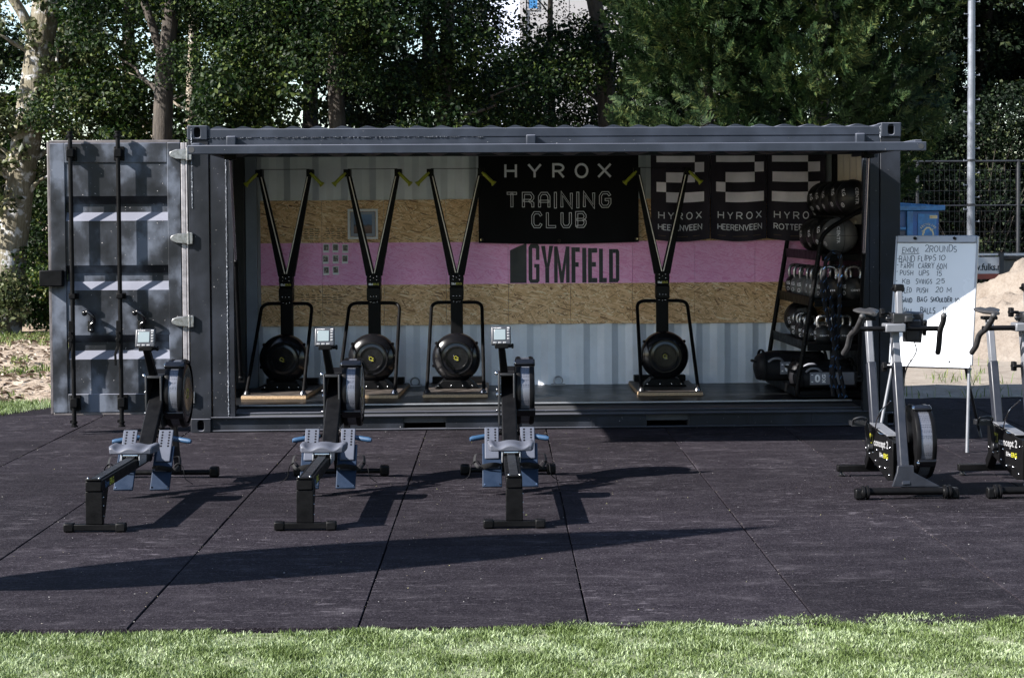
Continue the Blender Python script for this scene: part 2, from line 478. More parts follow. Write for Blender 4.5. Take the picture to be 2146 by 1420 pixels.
M['grass'] = mat_leaf('lawn_blade', [(0.0, (0.04376, 0.06527, 0.0159)), (0.4, (0.09029, 0.1274, 0.04089)), (0.72, (0.1532, 0.1958, 0.09086)), (1, (0.2954, 0.3481, 0.218))], 0.22, 0.5, patch=(3.6, 0.34))
M['wild'] = mat_leaf('wild_grass_blade', [(0.0, (0.04054, 0.06757, 0.01892)), (0.6, (0.09459, 0.1284, 0.04054)), (1, (0.2027, 0.2027, 0.08784))], 0.3)
M['lawn'] = mat_ground('lawn_soil', [(0.3, (0.0473, 0.06081, 0.02703)), (0.5, (0.1149, 0.1351, 0.07432)), (0.66, (0.2027, 0.2162, 0.1419))], 3.0, 60)
M['bare'] = mat_ground('bare_pale_soil', [(0.3, (0.165, 0.1485, 0.121)), (0.65, (0.275, 0.253, 0.22))], 6.0, 60)
M['dirt'] = mat_ground('dirt_with_litter', [(0.30, (0.04751, 0.03168, 0.02322)), (0.43, (0.1585, 0.1214, 0.08974)), (0.55, (0.285, 0.2322, 0.1846)), (0.70, (0.4224, 0.3695, 0.2956))], 1.6, 14, 0.9, 0.95, 0.08)
M['under'] = simple('dark_subsoil', (0.012, 0.011, 0.010), 0.95)
M['sand'] = mat_ground('pale_sand', [(0.28, (0.06949, 0.0537, 0.04106)), (0.5, (0.1453, 0.1232, 0.1042)), (0.7, (0.1959, 0.1737, 0.1517))], 1.5, 26, 0.8, 0.95, 0.05)
M['sandflat'] = mat_ground('sandy_paving', [(0.30, (0.08784, 0.07095, 0.05743)), (0.5, (0.1757, 0.152, 0.1284)), (0.68, (0.2432, 0.2196, 0.1892))], 2.5, 40, 0.5, 0.95, 0.02)


# ------------------------------------------------------------------ mesh helpers
def frame_of(d, up=None):
    d = Vector(d).normalized()
    up = Vector(up) if up is not None else Vector((0, 0, 1))
    if abs(d.dot(up)) > 0.98:
        up = Vector((0, 1, 0)) if abs(d.y) < 0.9 else Vector((1, 0, 0))
    x = up.cross(d).normalized()
    return x, d.cross(x).normalized(), d


class MB:
    def __init__(s):
        s.v, s.f = [], []

    def add(s, vs, fs):
        o = len(s.v)
        s.v += [tuple(p) for p in vs]
        s.f += [tuple(i + o for i in f) for f in fs]
        return s

    def box(s, x0, x1, y0, y1, z0, z1, mat=None):
        c = [(x0, y0, z0), (x1, y0, z0), (x1, y1, z0), (x0, y1, z0), (x0, y0, z1), (x1, y0, z1), (x1, y1, z1), (x0, y1, z1)]
        if mat is not None:
            c = [mat @ Vector(p) for p in c]
        return s.add(c, [(0, 3, 2, 1), (4, 5, 6, 7), (0, 1, 5, 4), (1, 2, 6, 5), (2, 3, 7, 6), (3, 0, 4, 7)])

    def beam(s, a, b, w, h, up=(0, 0, 1), w1=None, h1=None):
        a, b = Vector(a), Vector(b)
        x, y, d = frame_of(b - a, up)
        w1, h1 = w1 or w, h1 or h
        vs = []
        for p, ww, hh in ((a, w, h), (b, w1, h1)):
            for i, j in ((-1, -1), (1, -1), (1, 1), (-1, 1)):
                vs.append(p + x * (i * ww / 2) + y * (j * hh / 2))
        return s.add(vs, [(0, 3, 2, 1), (4, 5, 6, 7), (0, 1, 5, 4), (1, 2, 6, 5), (2, 3, 7, 6), (3, 0, 4, 7)])

    def tube(s, pts, r, n=10, caps=True, closed=False, squash=1.0, up=None):
        pts = [Vector(p) for p in pts]
        k = len(pts)
        rs = list(r) if isinstance(r, (list, tuple)) else [r] * k
        vs, fs = [], []
        px = None
        for i, p in enumerate(pts):
            if closed:
                d = pts[(i + 1) % k] - pts[i - 1]
            else:
                d = pts[min(i + 1, k - 1)] - pts[max(i - 1, 0)]
            d = d.normalized() if d.length > 1e-9 else Vector((0, 0, 1))
            if px is None:
                px, _, _ = frame_of(d, up)
            px = (px - d * px.dot(d))
            px = px.normalized() if px.length > 1e-6 else frame_of(d)[0]
            py = d.cross(px)
            for j in range(n):
                a = 2 * math.pi * j / n
                vs.append(p + px * (math.cos(a) * rs[i]) + py * (math.sin(a) * rs[i] * squash))
        m = k if closed else k - 1
        for i in range(m):
            for j in range(n):
                a, b2 = i * n + j, i * n + (j + 1) % n
                c, d2 = ((i + 1) % k) * n + (j + 1) % n, ((i + 1) % k) * n + j
                fs.append((a, b2, c, d2))
        if caps and not closed:
            fs.append(tuple(reversed(range(n))))
            fs.append(tuple((k - 1) * n + j for j in range(n)))
        return s.add(vs, fs)

    def cyl(s, a, b, r, n=16, r1=None):
        return s.tube([a, b], [r, r if r1 is None else r1], n)

    def lathe(s, prof, o, axis='z', n=32, a0=0.0, a1=2 * math.pi):
        """prof: (radius, height along axis)"""
        full = abs(a1 - a0 - 2 * math.pi) < 1e-6
        m = n if full else n + 1
        vs, fs = [], []
        for (r, h) in prof:
            for j in range(m):
                a = a0 + (a1 - a0) * j / n
                c, q = math.cos(a) * r, math.sin(a) * r
                p = {'z': (c, q, h), 'x': (h, c, q), 'y': (q, h, c)}[axis]
                vs.append((o[0] + p[0], o[1] + p[1], o[2] + p[2]))
        for i in range(len(prof) - 1):
            for j in range(n):
                j2 = (j + 1) % m
                fs.append((i * m + j, i * m + j2, (i + 1) * m + j2, (i + 1) * m + j))
        return s.add(vs, fs)

    def prism(s, poly, plane, a0, a1):
        """poly extruded between a0 and a1 along the axis missing from plane ('xz','yz','xy')"""
        def P(u, v, w):
            return {'xy': (u, v, w), 'xz': (u, w, v), 'yz': (w, u, v)}[plane]
        n = len(poly)
        vs = [P(u, v, a0) for u, v in poly] + [P(u, v, a1) for u, v in poly]
        fs = [tuple(range(n)), tuple(reversed(range(n, 2 * n)))]
        fs += [((i + 1) % n, i, n + i, n + (i + 1) % n) for i in range(n)]
        return s.add(vs, fs)

    def sphere(s, c, r, nu=20, nv=12, sx=1, sy=1, sz=1):
        vs, fs = [], []
        for i in range(nv + 1):
            t = math.pi * i / nv
            for j in range(nu):
                a = 2 * math.pi * j / nu
                vs.append((c[0] + r * sx * math.sin(t) * math.cos(a), c[1] + r * sy * math.sin(t) * math.sin(a), c[2] + r * sz * math.cos(t)))
        for i in range(nv):
            for j in range(nu):
                fs.append((i * nu + j, (i + 1) * nu + j, (i + 1) * nu + (j + 1) % nu, i * nu + (j + 1) % nu))
        return s.add(vs, fs)

    def grid(s, fn, nu, nv):
        vs = [fn(i / nu, j / nv) for j in range(nv + 1) for i in range(nu + 1)]
        fs = [(j * (nu + 1) + i, j * (nu + 1) + i + 1, (j + 1) * (nu + 1) + i + 1, (j + 1) * (nu + 1) + i) for j in range(nv) for i in range(nu)]
        return s.add(vs, fs)

    def build(s, name, mat, parent=None, bevel=0.0, seg=2, angle=38, flat=False, recalc=True):
        me = bpy.data.meshes.new(name)
        me.from_pydata(s.v, [], s.f)
        if recalc:
            import bmesh
            bm = bmesh.new()
            bm.from_mesh(me)
            bmesh.ops.recalc_face_normals(bm, faces=bm.faces)
            bm.to_mesh(me)
            bm.free()
        me.materials.append(mat)
        if not flat:
            me.polygons.foreach_set('use_smooth', [True] * len(me.polygons))
            me.set_sharp_from_angle(angle=R(angle))
        o = bpy.data.objects.new(name, me)
        COL.objects.link(o)
        if parent:
            o.parent = parent
        if bevel:
            b = o.modifiers.new('bevel', 'BEVEL')
            b.width = bevel
            b.segments = seg
            b.limit_method = 'ANGLE'
            b.angle_limit = R(40)
            b.harden_normals = False
        return o


def np_mesh(name, V, F, mat, parent=None, smooth=False):
    """V (n,3), F (m,k) arrays -> mesh object, quick"""
    me = bpy.data.meshes.new(name)
    V = np.ascontiguousarray(V, dtype=np.float32)
    F = np.ascontiguousarray(F, dtype=np.int32)
    k = F.shape[1]
    me.vertices.add(len(V))
    me.vertices.foreach_set('co', V.ravel())
    me.loops.add(F.size)
    me.loops.foreach_set('vertex_index', F.ravel())
    me.polygons.add(len(F))
    me.polygons.foreach_set('loop_start', np.arange(0, F.size, k, dtype=np.int32))
    me.update(calc_edges=True)
    me.materials.append(mat)
    if smooth:
        me.polygons.foreach_set('use_smooth', np.ones(len(F), dtype=bool))
    o = bpy.data.objects.new(name, me)
    COL.objects.link(o)
    if parent:
        o.parent = parent
    return o


def fillet(pts, rad, n=5):
    pts = [Vector(p) for p in pts]
    out = [pts[0]]
    for i in range(1, len(pts) - 1):
        a, b, c = pts[i - 1], pts[i], pts[i + 1]
        r = min(rad, (a - b).length * 0.48, (c - b).length * 0.48)
        p, q = b + (a - b).normalized() * r, b + (c - b).normalized() * r
        for k in range(n + 1):
            t = k / n
            out.append(p * (1 - t) ** 2 + b * (2 * t * (1 - t)) + q * t ** 2)
    out.append(pts[-1])
    return out


def bezier(p, n=24):
    """smooth curve through points (Catmull-Rom)"""
    p = [Vector(q) for q in p]
    q = [p[0] * 2 - p[1]] + p + [p[-1] * 2 - p[-2]]
    out = []
    for i in range(1, len(q) - 2):
        for k in range(n):
            t = k / n
            a, b, c, d = q[i - 1], q[i], q[i + 1], q[i + 2]
            out.append(0.5 * ((2 * b) + (c - a) * t + (2 * a - 5 * b + 4 * c - d) * t * t + (3 * b - a - 3 * c + d) * t ** 3))
    out.append(p[-1])
    return out


def thing(name, label, cat, loc=(0, 0, 0), rotz=0.0, group=None):
    o = bpy.data.objects.new(name, None)
    COL.objects.link(o)
    o.location = loc
    o.rotation_euler = (0, 0, rotz)
    o.empty_display_size = 0.1
    return tag(o, label, cat, group)


def tag(o, label=None, cat=None, group=None, kind=None):
    if label:
        o['label'] = label
    if cat:
        o['category'] = cat
    if group:
        o['group'] = group
    if kind:
        o['kind'] = kind
    return o


KIDS = {}


def copy_tree(o, parent=None):
    c = o.copy()
    COL.objects.link(c)
    c.parent = parent
    for ch in KIDS.get(o.name, ()):
        copy_tree(ch, c)
    return c


def index_kids():
    KIDS.clear()
    for o in bpy.data.objects:
        if o.parent:
            KIDS.setdefault(o.parent.name, []).append(o)


# ------------------------------------------------------------------ lettering
def _arc(cx, cy, rx, ry, a0, a1, n=8):
    return [(cx + rx * math.cos(R(a0 + (a1 - a0) * i / n)), cy + ry * math.sin(R(a0 + (a1 - a0) * i / n))) for i in range(n + 1)]


def glyphs():
    w = 0.62
    g = {}
    g['A'] = [[(0, 0), (w / 2, 1), (w, 0)], [(0.12, 0.33), (w - 0.12, 0.33)]]
    g['B'] = [[(0, 0), (0, 1), (0.3, 1)] + _arc(0.3, 0.76, 0.26, 0.24, 90, -90)[1:] + [(0, 0.52)], [(0.3, 0.52)] + _arc(0.32, 0.26, 0.28, 0.26, 90, -90)[1:] + [(0, 0)]]
    g['C'] = [_arc(0.36, 0.5, 0.36, 0.5, 50, 310, 14)]
    g['D'] = [[(0, 0), (0, 1), (0.22, 1)] + _arc(0.22, 0.5, 0.38, 0.5, 90, -90, 12)[1:] + [(0, 0)]]
    g['E'] = [[(0.5, 1), (0, 1), (0, 0), (0.5, 0)], [(0, 0.52), (0.44, 0.52)]]
    g['F'] = [[(0.5, 1), (0, 1), (0, 0)], [(0, 0.52), (0.44, 0.52)]]
    g['G'] = [_arc(0.36, 0.5, 0.36, 0.5, 50, 345, 14) + [(0.70, 0.45), (0.42, 0.45)]]
    g['H'] = [[(0, 0), (0, 1)], [(w, 0), (w, 1)], [(0, 0.5), (w, 0.5)]]
    g['I'] = [[(0.04, 0), (0.04, 1)]]
    g['K'] = [[(0, 0), (0, 1)], [(0.56, 1), (0.02, 0.42)], [(0.2, 0.6), (0.58, 0)]]
    g['L'] = [[(0, 1), (0, 0), (0.5, 0)]]
    g['M'] = [[(0, 0), (0, 1), (0.36, 0.35), (0.72, 1), (0.72, 0)]]
    g['N'] = [[(0, 0), (0, 1), (w, 0), (w, 1)]]
    g['O'] = [_arc(0.37, 0.5, 0.37, 0.5, 90, 450, 18)]
    g['P'] = [[(0, 0), (0, 1), (0.28, 1)] + _arc(0.28, 0.74, 0.28, 0.26, 90, -90)[1:] + [(0, 0.48)]]
    g['R'] = [[(0, 0), (0, 1), (0.28, 1)] + _arc(0.28, 0.74, 0.28, 0.26, 90, -90)[1:] + [(0, 0.48)], [(0.28, 0.48), (0.58, 0)]]
    g['S'] = [_arc(0.28, 0.75, 0.25, 0.25, 35, 265, 9) + _arc(0.28, 0.25, 0.27, 0.26, 85, -145, 9)]
    g['T'] = [[(0, 1), (w, 1)], [(w / 2, 1), (w / 2, 0)]]
    g['U'] = [[(0, 1), (0, 0.3)] + _arc(0.3, 0.3, 0.3, 0.3, 180, 360, 10)[1:] + [(0.6, 1)]]
    g['V'] = [[(0, 1), (w / 2, 0), (w, 1)]]
    g['W'] = [[(0, 1), (0.2, 0), (0.4, 0.8), (0.6, 0), (0.8, 1)]]
    g['X'] = [[(0, 0), (w, 1)], [(0, 1), (w, 0)]]
    g['Y'] = [[(0, 1), (w / 2, 0.45), (w, 1)], [(w / 2, 0.45), (w / 2, 0)]]
    g['0'] = [_arc(0.3, 0.5, 0.3, 0.5, 90, 450, 16)]
    g['1'] = [[(0.05, 0.8), (0.2, 1), (0.2, 0)]]
    g['2'] = [_arc(0.27, 0.72, 0.27, 0.28, 170, -30, 9) + [(0, 0), (0.56, 0)]]
    g['3'] = [_arc(0.25, 0.76, 0.25, 0.24, 150, -80, 9) + _arc(0.25, 0.27, 0.28, 0.27, 80, -150, 9)]
    g['5'] = [[(0.5, 1), (0.08, 1), (0.04, 0.56)] + _arc(0.24, 0.32, 0.28, 0.32, 120, -140, 10)]
    g['6'] = [[(0.42, 1), (0.1, 0.5)] + _arc(0.28, 0.27, 0.26, 0.27, 150, 510, 14)]
    g['-'] = [[(0, 0.5), (0.32, 0.5)]]
    g['.'] = [[(0, 0.0), (0.06, 0.0)]]
    return g


GL = glyphs()
GW = {k: max(p[0] for st in v for p in st) for k, v in GL.items()}


def ribbon(mb, line, width, mapf, depth, closed=False):
    """flat stroke along a 2D polyline with mitred joins; mapf(u, v, depth) -> 3D"""
    if closed and line[0] != line[-1]:
        line = line + [line[0]]
    n = len(line)
    L = []
    for i, p in enumerate(line):
        p = Vector(p)
        if closed:
            a, b = Vector(line[i - 1] if i > 0 else line[-2]), Vector(line[i + 1] if i < n - 1 else line[1])
        else:
            a, b = Vector(line[max(i - 1, 0)]), Vector(line[min(i + 1, n - 1)])
        d1 = (p - a).normalized() if (p - a).length > 1e-9 else (b - p).normalized()
        d2 = (b - p).normalized() if (b - p).length > 1e-9 else d1
        n1 = Vector((-d1.y, d1.x))
        n2 = Vector((-d2.y, d2.x))
        m = n1 + n2
        m = m.normalized() if m.length > 1e-4 else n1
        c = max(0.45, m.dot(n1))
        L.append((p + m * (width / 2 / c), p - m * (width / 2 / c)))
    vs, fs = [], []
    for a, b in L:
        vs += [mapf(a.x, a.y, depth), mapf(b.x, b.y, depth)]
    for i in range(n - 1):
        fs.append((2 * i, 2 * i + 1, 2 * i + 3, 2 * i + 2))
    mb.add(vs, fs)


def stroke_text(mb, text, x0, x1, y0, y1, wt, mapf, depth=0.0015, jitter=0.0, seed=0, gap=0.24, wscale=None):
    """text drawn with strokes, fitted to x0..x1 and y0..y1"""
    rr = random.Random(seed)
    adv = [(GW.get(c, 0.35) if c != ' ' else 0.40) for c in text]
    tot = sum(adv) + gap * (len(text) - 1)
    sx = (x1 - x0) / tot
    sy = y1 - y0
    x = 0
    k = 0
    for c, a in zip(text, adv):
        if c != ' ' and c in GL:
            jy = rr.uniform(-1, 1) * jitter
            js = 1 + rr.uniform(-1, 1) * jitter * 1.4
            jt = rr.uniform(-0.5, 0.9) * jitter
            for st in GL[c]:
                pts = [(x0 + sx * (x + (u + (v - 0.5) * jt) * js), y0 + sy * (v * js + jy)) for u, v in st]
                ribbon(mb, pts, wt, mapf, depth + 0.0003 * (k % 4))
                k += 1
        x += a + gap


def font_text(text, bold=0.0, spacing=1.0):
    """builtin typeface as 2D mesh, unit height capitals; returns verts, faces, width"""
    cu = bpy.data.curves.new('lettering', 'FONT')
    cu.body = text
    cu.size = 1.0
    cu.offset = bold
    cu.space_character = spacing
    cu.resolution_u = 3
    o = bpy.data.objects.new('lettering', cu)
    COL.objects.link(o)
    dg = bpy.context.evaluated_depsgraph_get()
    me = bpy.data.meshes.new_from_object(o.evaluated_get(dg))
    vs = [(v.co.x, v.co.y) for v in me.vertices]
    fs = [tuple(p.vertices) for p in me.polygons]
    bpy.data.objects.remove(o)
    bpy.data.meshes.remove(me)
    x0, x1 = min(v[0] for v in vs), max(v[0] for v in vs)
    y0, y1 = min(v[1] for v in vs), max(v[1] for v in vs)
    return [((x - x0) / (x1 - x0), (y - y0) / (y1 - y0)) for x, y in vs], fs


def put_text(mb, text, x0, x1, y0, y1, mapf, depth=0.0015, bold=0.02, spacing=1.0):
    vs, fs = font_text(text, bold, spacing)
    mb.add([mapf(x0 + u * (x1 - x0), y0 + v * (y1 - y0), depth) for u, v in vs], fs)


def rect_patch(mb, x0, x1, y0, y1, mapf, depth=0.001, nu=1, nv=1):
    mb.grid(lambda u, v: mapf(x0 + u * (x1 - x0), y0 + v * (y1 - y0), depth), nu, nv)


# ================================================================== GROUND
def plane_obj(name, x0, x1, y0, y1, z, mat, nx=1, ny=1, amp=0.0, fr=1.0, kind='structure'):
    mb = MB()
    def fn(u, v):
        x, y = x0 + u * (x1 - x0), y0 + v * (y1 - y0)
        h = noise.fractal(Vector((x * fr, y * fr, 3.1)), 1.0, 2.0, 5) * amp if amp else 0.0
        return (x, y, z + h)
    mb.grid(fn, nx, ny)
    o = mb.build(name, mat, recalc=False)
    return tag(o, kind=kind)


plane_obj('ground', -900, 900, -300, 1500, -0.13, M['dirt'])
plane_obj('sub_base', -6.4, 11.4, -7.75, 2.45, -0.045, M['under'])

MA = math.atan(0.0273)                       # the mats lie about 1.5 degrees off the container
MO = Vector((3.013, -0.046, 0))
MU, MV = Vector((math.cos(MA), -math.sin(MA), 0)), Vector((math.sin(MA), math.cos(MA), 0))
paving = bpy.data.objects.new('rubber_paving', None)
COL.objects.link(paving)
paving['kind'] = 'structure'


def make_tile():
    w, d, h, c = 0.5040, 0.5012, 0.03, 0.003
    vs = [(-w, -d, -h), (w, -d, -h), (w, d, -h), (-w, d, -h), (-w, -d, -c), (w, -d, -c), (w, d, -c), (-w, d, -c),
          (-w + c, -d + c * 0.5, 0), (w - c, -d + c * 0.5, 0), (w - c, d - c * 0.5, 0), (-w + c, d - c * 0.5, 0)]
    fs = [(0, 1, 5, 4), (1, 2, 6, 5), (2, 3, 7, 6), (3, 0, 4, 7), (4, 5, 9, 8), (5, 6, 10, 9), (6, 7, 11, 10), (7, 4, 8, 11), (8, 9, 10, 11)]
    return MB().add(vs, fs).build('mat_tile', M['rubber'], paving, flat=True)


tile0 = make_tile()
first = True
for i in range(-9, 8):
    for k in range(10):
        u = (i + 0.5) * 1.015
        v = -7.555 + (k + 0.5) * 1.005
        p = MO + MU * u + MV * v
        if k == 9 and p.x < -2.3:
            continue
        t = tile0 if first else tile0.copy()
        if not first:
            COL.objects.link(t)
        first = False
        t.parent = paving
        t.location = (p.x + random.uniform(-.002, .002), p.y + random.uniform(-.001, .001), random.uniform(-0.002, 0.0))
        t.rotation_euler = (random.uniform(-.0012, .0012), random.uniform(-.0012, .0012), -MA + random.uniform(-.0012, .0012))

# lawn in the foreground
plane_obj('lawn', -70, 75, -95, -7.62, -0.012, M['lawn'], 60, 40, 0.0, 1.4)
plane_obj('dirt_ground', -16, 1.6, 2.44, 26, -0.01, M['dirt'], 150, 190, 0.055, 2.3)
plane_obj('dirt_verge', -16, -2.3, -7.4, 2.43, -0.02, M['dirt'], 60, 50, 0.02, 1.2)
plane_obj('sandy_ground', 1.6, 30, 2.46, 14, -0.012, M['sandflat'], 200, 80, 0.012, 2.5)
plane_obj('far_ground', 1.65, 60, 14.02, 45, -0.04, M['dirt'], 60, 40, 0.04, 0.8)


def blades(name, xs, ys, zs, hmin, hmax, w, mat, lean=0.5, seed=1, hs=1.0):
    g = np.random.default_rng(seed)
    n = len(xs)
    h = g.uniform(hmin, hmax, n) * hs
    a = g.uniform(0, 2 * np.pi, n)
    la = g.uniform(0, 2 * np.pi, n)
    ll = g.uniform(0.1, 1.0, n) * lean * h
    dx, dy = np.cos(a) * w / 2, np.sin(a) * w / 2
    lx, ly = np.cos(la) * ll, np.sin(la) * ll
    V = np.zeros((n, 5, 3))
    V[:, 0] = np.stack([xs - dx, ys - dy, zs], 1)
    V[:, 1] = np.stack([xs + dx, ys + dy, zs], 1)
    V[:, 2] = np.stack([xs + dx * .8 + lx * .35, ys + dy * .8 + ly * .35, zs + h * .6], 1)
    V[:, 3] = np.stack([xs - dx * .8 + lx * .35, ys - dy * .8 + ly * .35, zs + h * .6], 1)
    V[:, 4] = np.stack([xs + lx, ys + ly, zs + h * .95], 1)
    b = (np.arange(n) * 5)[:, None]
    F = np.concatenate([b + [0, 1, 2], b + [0, 2, 3], b + [3, 2, 4]], 0)
    o = np_mesh(name, V.reshape(-1, 3), F, mat)
    return tag(o, kind='stuff')


def vnoise(x, y, fr, z=0.0):
    return np.array([noise.noise(Vector((a * fr, b * fr, z))) for a, b in zip(x, y)])


BARE = [(1.55, -7.93, .12, .035), (1.34, -7.99, .05, .02), (3.06, -7.84, .06, .02), (4.02, -7.69, .07, .015), (4.12, -7.83, .10, .022)]
n = 270000
xs = rng.uniform(-2.2, 7.0, n)
ys = rng.uniform(-9.1, -7.4, n)
edge = -7.60 + 0.10 * np.clip((xs - 2.0) / 2, -0.2, 1) + 0.02 * np.sin(xs * 2.3) + 0.018 * np.sin(xs * 7.1 + 1) + 0.012 * np.sin(xs * 17.3)
edge += np.where((xs > 3.75) & (xs < 4.35), 0.03, 0.0)
keep = ys < edge + rng.normal(0, 0.012, n)
for bx, by, sx, sy in BARE:
    dd = ((xs - bx) / sx) ** 2 + ((ys - by) / sy) ** 2
    keep &= (dd > 1) | (rng.uniform(0, 1, n) < 0.35 + 0.35 * dd)
cl_ = vnoise(xs, ys, 4.2, 1.0) + 0.6 * vnoise(xs, ys, 11.0, 4.0)
keep &= rng.uniform(0, 1, n) < np.clip(0.9 + 0.9 * cl_, .35, 1)
xs, ys = xs[keep], ys[keep]
hs_ = np.clip(1.0 + 0.75 * cl_[keep], .5, 1.7)
blades('grass', xs, ys, np.full(len(xs), -0.012), 0.012, 0.025, 0.0046, M['grass'], 1.1, 1, hs_)
# turf creeping over the mats at far left, weeds in the dirt, tufts on the right
n = 16000
xs = rng.uniform(-5.5, -1.55, n)
ys = rng.uniform(1.2, 2.9, n)
keep = (ys > 1.45 + 1.0 * np.clip((xs + 2.0) / 0.45, -0.15, 1) + rng.normal(0, .04, n))
xs, ys = xs[keep], ys[keep]
blades('verge_grass', xs, ys, np.full(len(xs), -0.01), 0.03, 0.07, 0.007, M['grass'], 0.8, 3)
n = 42000
xs = rng.uniform(-9, 1.2, n)
ys = rng.uniform(2.6, 13.8, n)
f = vnoise(xs, ys, 0.9, 5.0) + 0.5 * vnoise(xs, ys, 2.6, 9.0)
keep = (f > 0.22) | (ys > 12.0 + rng.normal(0, .5, n))
xs, ys = xs[keep], ys[keep]
blades('weeds', xs, ys, np.full(len(xs), -0.01), 0.05, 0.14, 0.016, M['wild'], 1.1, 4)
n = 5000
xs = rng.uniform(5.9, 12, n)
ys = rng.uniform(2.4, 7.5, n)
f = vnoise(xs, ys, 1.1, 2.0) + 0.5 * vnoise(xs, ys, 3.1, 9.0)
keep = (f > 0.36) | ((ys < 2.62) & (rng.uniform(0, 1, n) < .8))
xs, ys = xs[keep], ys[keep]
blades('sand_tufts', xs, ys, np.full(len(xs), -0.01), 0.04, 0.16, 0.010, M['wild'], 0.9, 5)
# dead leaves and clods lying in the dirt
n = 3200
xs = rng.uniform(-9, 1.2, n)
ys = rng.uniform(2.6, 13.5, n)
V = np.zeros((n, 4, 3))
a = rng.uniform(0, 2 * np.pi, n)
s = rng.uniform(.03, .08, n)
for j, (p, q, r) in enumerate(((-1, 0, 0), (0, -.5, .5), (1, 0, .2), (0, .5, .6))):
    V[:, j] = np.stack([xs + s * (p * np.cos(a) - q * np.sin(a)), ys + s * (p * np.sin(a) + q * np.cos(a)), 0.03 + s * r], 1)
b = (np.arange(n) * 4)[:, None]
M['litter'] = mat_leaf('leaf_litter', [(0, (0.06, 0.04, 0.03)), (0.6, (0.17, 0.135, 0.105)), (1, (0.32, 0.28, 0.235))], 0.1, 0.8)
tag(np_mesh('leaf_litter', V.reshape(-1, 3), np.concatenate([b + [0, 1, 2], b + [0, 2, 3]]), M['litter']), kind='stuff')
# pale crumbs blown onto the mats and into their joints
n = 2600
xs = rng.uniform(-4, 8, n)
ys = rng.uniform(-7.5, 1.5, n)
sm = rng.uniform(0, 1, n) < 0.13
uu = np.round((xs - MO.x) / 1.015) * 1.015
xs2 = MO.x + uu + (ys - MO.y) * 0.0273 + rng.normal(0, .005, n)
xs = np.where(sm, xs2, xs)
V = np.zeros((n, 4, 3))
a = rng.uniform(0, 2 * np.pi, n)
s = .0016 + .0045 * rng.uniform(0, 1, n) ** 2.5
asp = rng.uniform(.3, 1, n)
for j, (p, q, r) in enumerate(((-1, 0, 0.1), (0, -1, .4), (1, 0, .1), (0, 1, .5))):
    q = q * asp
    V[:, j] = np.stack([xs + s * (p * np.cos(a) - q * np.sin(a)), ys + s * (p * np.sin(a) + q * np.cos(a)), 0.0005 + s * r], 1)
b = (np.arange(n) * 4)[:, None]
M['crumb'] = mat_leaf('pale_crumbs', [(0, (0.22, 0.18, 0.12)), (0.3, (0.24, 0.23, 0.22)), (0.8, (0.38, 0.37, 0.37)), (0.9, (0.45, 0.40, 0.2)), (1, (0.30, 0.34, 0.14))], 0.1, 0.8)
tag(np_mesh('crumbs', V.reshape(-1, 3), np.concatenate([b + [0, 1, 2], b + [0, 2, 3]]), M['crumb']), kind='stuff')

# ================================================================== CONTAINER
L, D, H = 6.058, 2.438, 2.591
M['wall_edge'] = simple('blue_grey_wall_edge', (0.20, 0.23, 0.30), 0.5)
box = thing('shipping_container', 'dark grey shipping container gym with its long side open under a raised flap', 'shipping container', (0, 0, 0))


def holed_plate(mb, x0, x1, z0, z1, y0, y1, cx, cz, rx, rz, n=28):
    """front plate with an oval hole, thickness y0..y1"""
    outer, inner = [], []
    for j in range(n):
        a = 2 * math.pi * (j + 0.5) / n
        c, s = math.cos(a), math.sin(a)
        e = 0.55
        inner.append((cx + rx * math.copysign(abs(c) ** e, c), cz + rz * math.copysign(abs(s) ** e, s)))
        t = min((x1 - cx) / c if c > 1e-6 else 1e9, (x0 - cx) / c if c < -1e-6 else 1e9, (z1 - cz) / s if s > 1e-6 else 1e9, (z0 - cz) / s if s < -1e-6 else 1e9)
        outer.append((cx + c * t, cz + s * t))
    for cnr in ((x0, z0), (x1, z0), (x1, z1), (x0, z1)):
        k = min(range(n), key=lambda i: (outer[i][0] - cnr[0]) ** 2 + (outer[i][1] - cnr[1]) ** 2)
        outer[k] = cnr
    vs = []
    for y in (y0, y1):
        vs += [(p[0], y, p[1]) for p in outer] + [(p[0], y, p[1]) for p in inner]
    fs = []
    for j in range(n):
        k = (j + 1) % n
        fs.append((j, k, n + k, n + j))
        fs.append((2 * n + k, 2 * n + j, 3 * n + j, 3 * n + k))
        fs.append((n + j, n + k, 3 * n + k, 3 * n + j))
        fs.append((k, j, 2 * n + j, 2 * n + k))
    mb.add(vs, fs)


def casting(x0, z0, name='corner_casting'):
    mb = MB()
    w, h = 0.172, 0.118
    holed_plate(mb, x0, x0 + w, z0, z0 + h, -0.012, 0.012, x0 + w * .5, z0 + h * .5, 0.026, 0.042)
    mb.box(x0, x0 + w, 0.0125, 0.15, z0 + h - .02, z0 + h)
    mb.box(x0, x0 + w, 0.0125, 0.15, z0, z0 + .02)
    mb.box(x0, x0 + .02, 0.0125, 0.15, z0 + .0205, z0 + h - .0205)
    mb.box(x0 + w - .02, x0 + w, 0.0125, 0.15, z0 + .0205, z0 + h - .0205)
    mb.box(x0 + .0205, x0 + w - .0205, 0.13, 0.15, z0 + .0205, z0 + h - .0205)
    return mb.build(name, M['rail'] if z0 > 1 else M['cont'], box, 0.006)


casting(0.0, H - .118)
casting(L - .172, H - .118)
casting(0.0, 0.0)
casting(L - .172, 0.0)
for x0 in (0.0, L - .172):
    for z0 in (0.0, H - .118):
        MB().box(x0, x0 + .172, D - .16, D, z0, z0 + .118).build('corner_casting', M['cont'], box, 0.006)
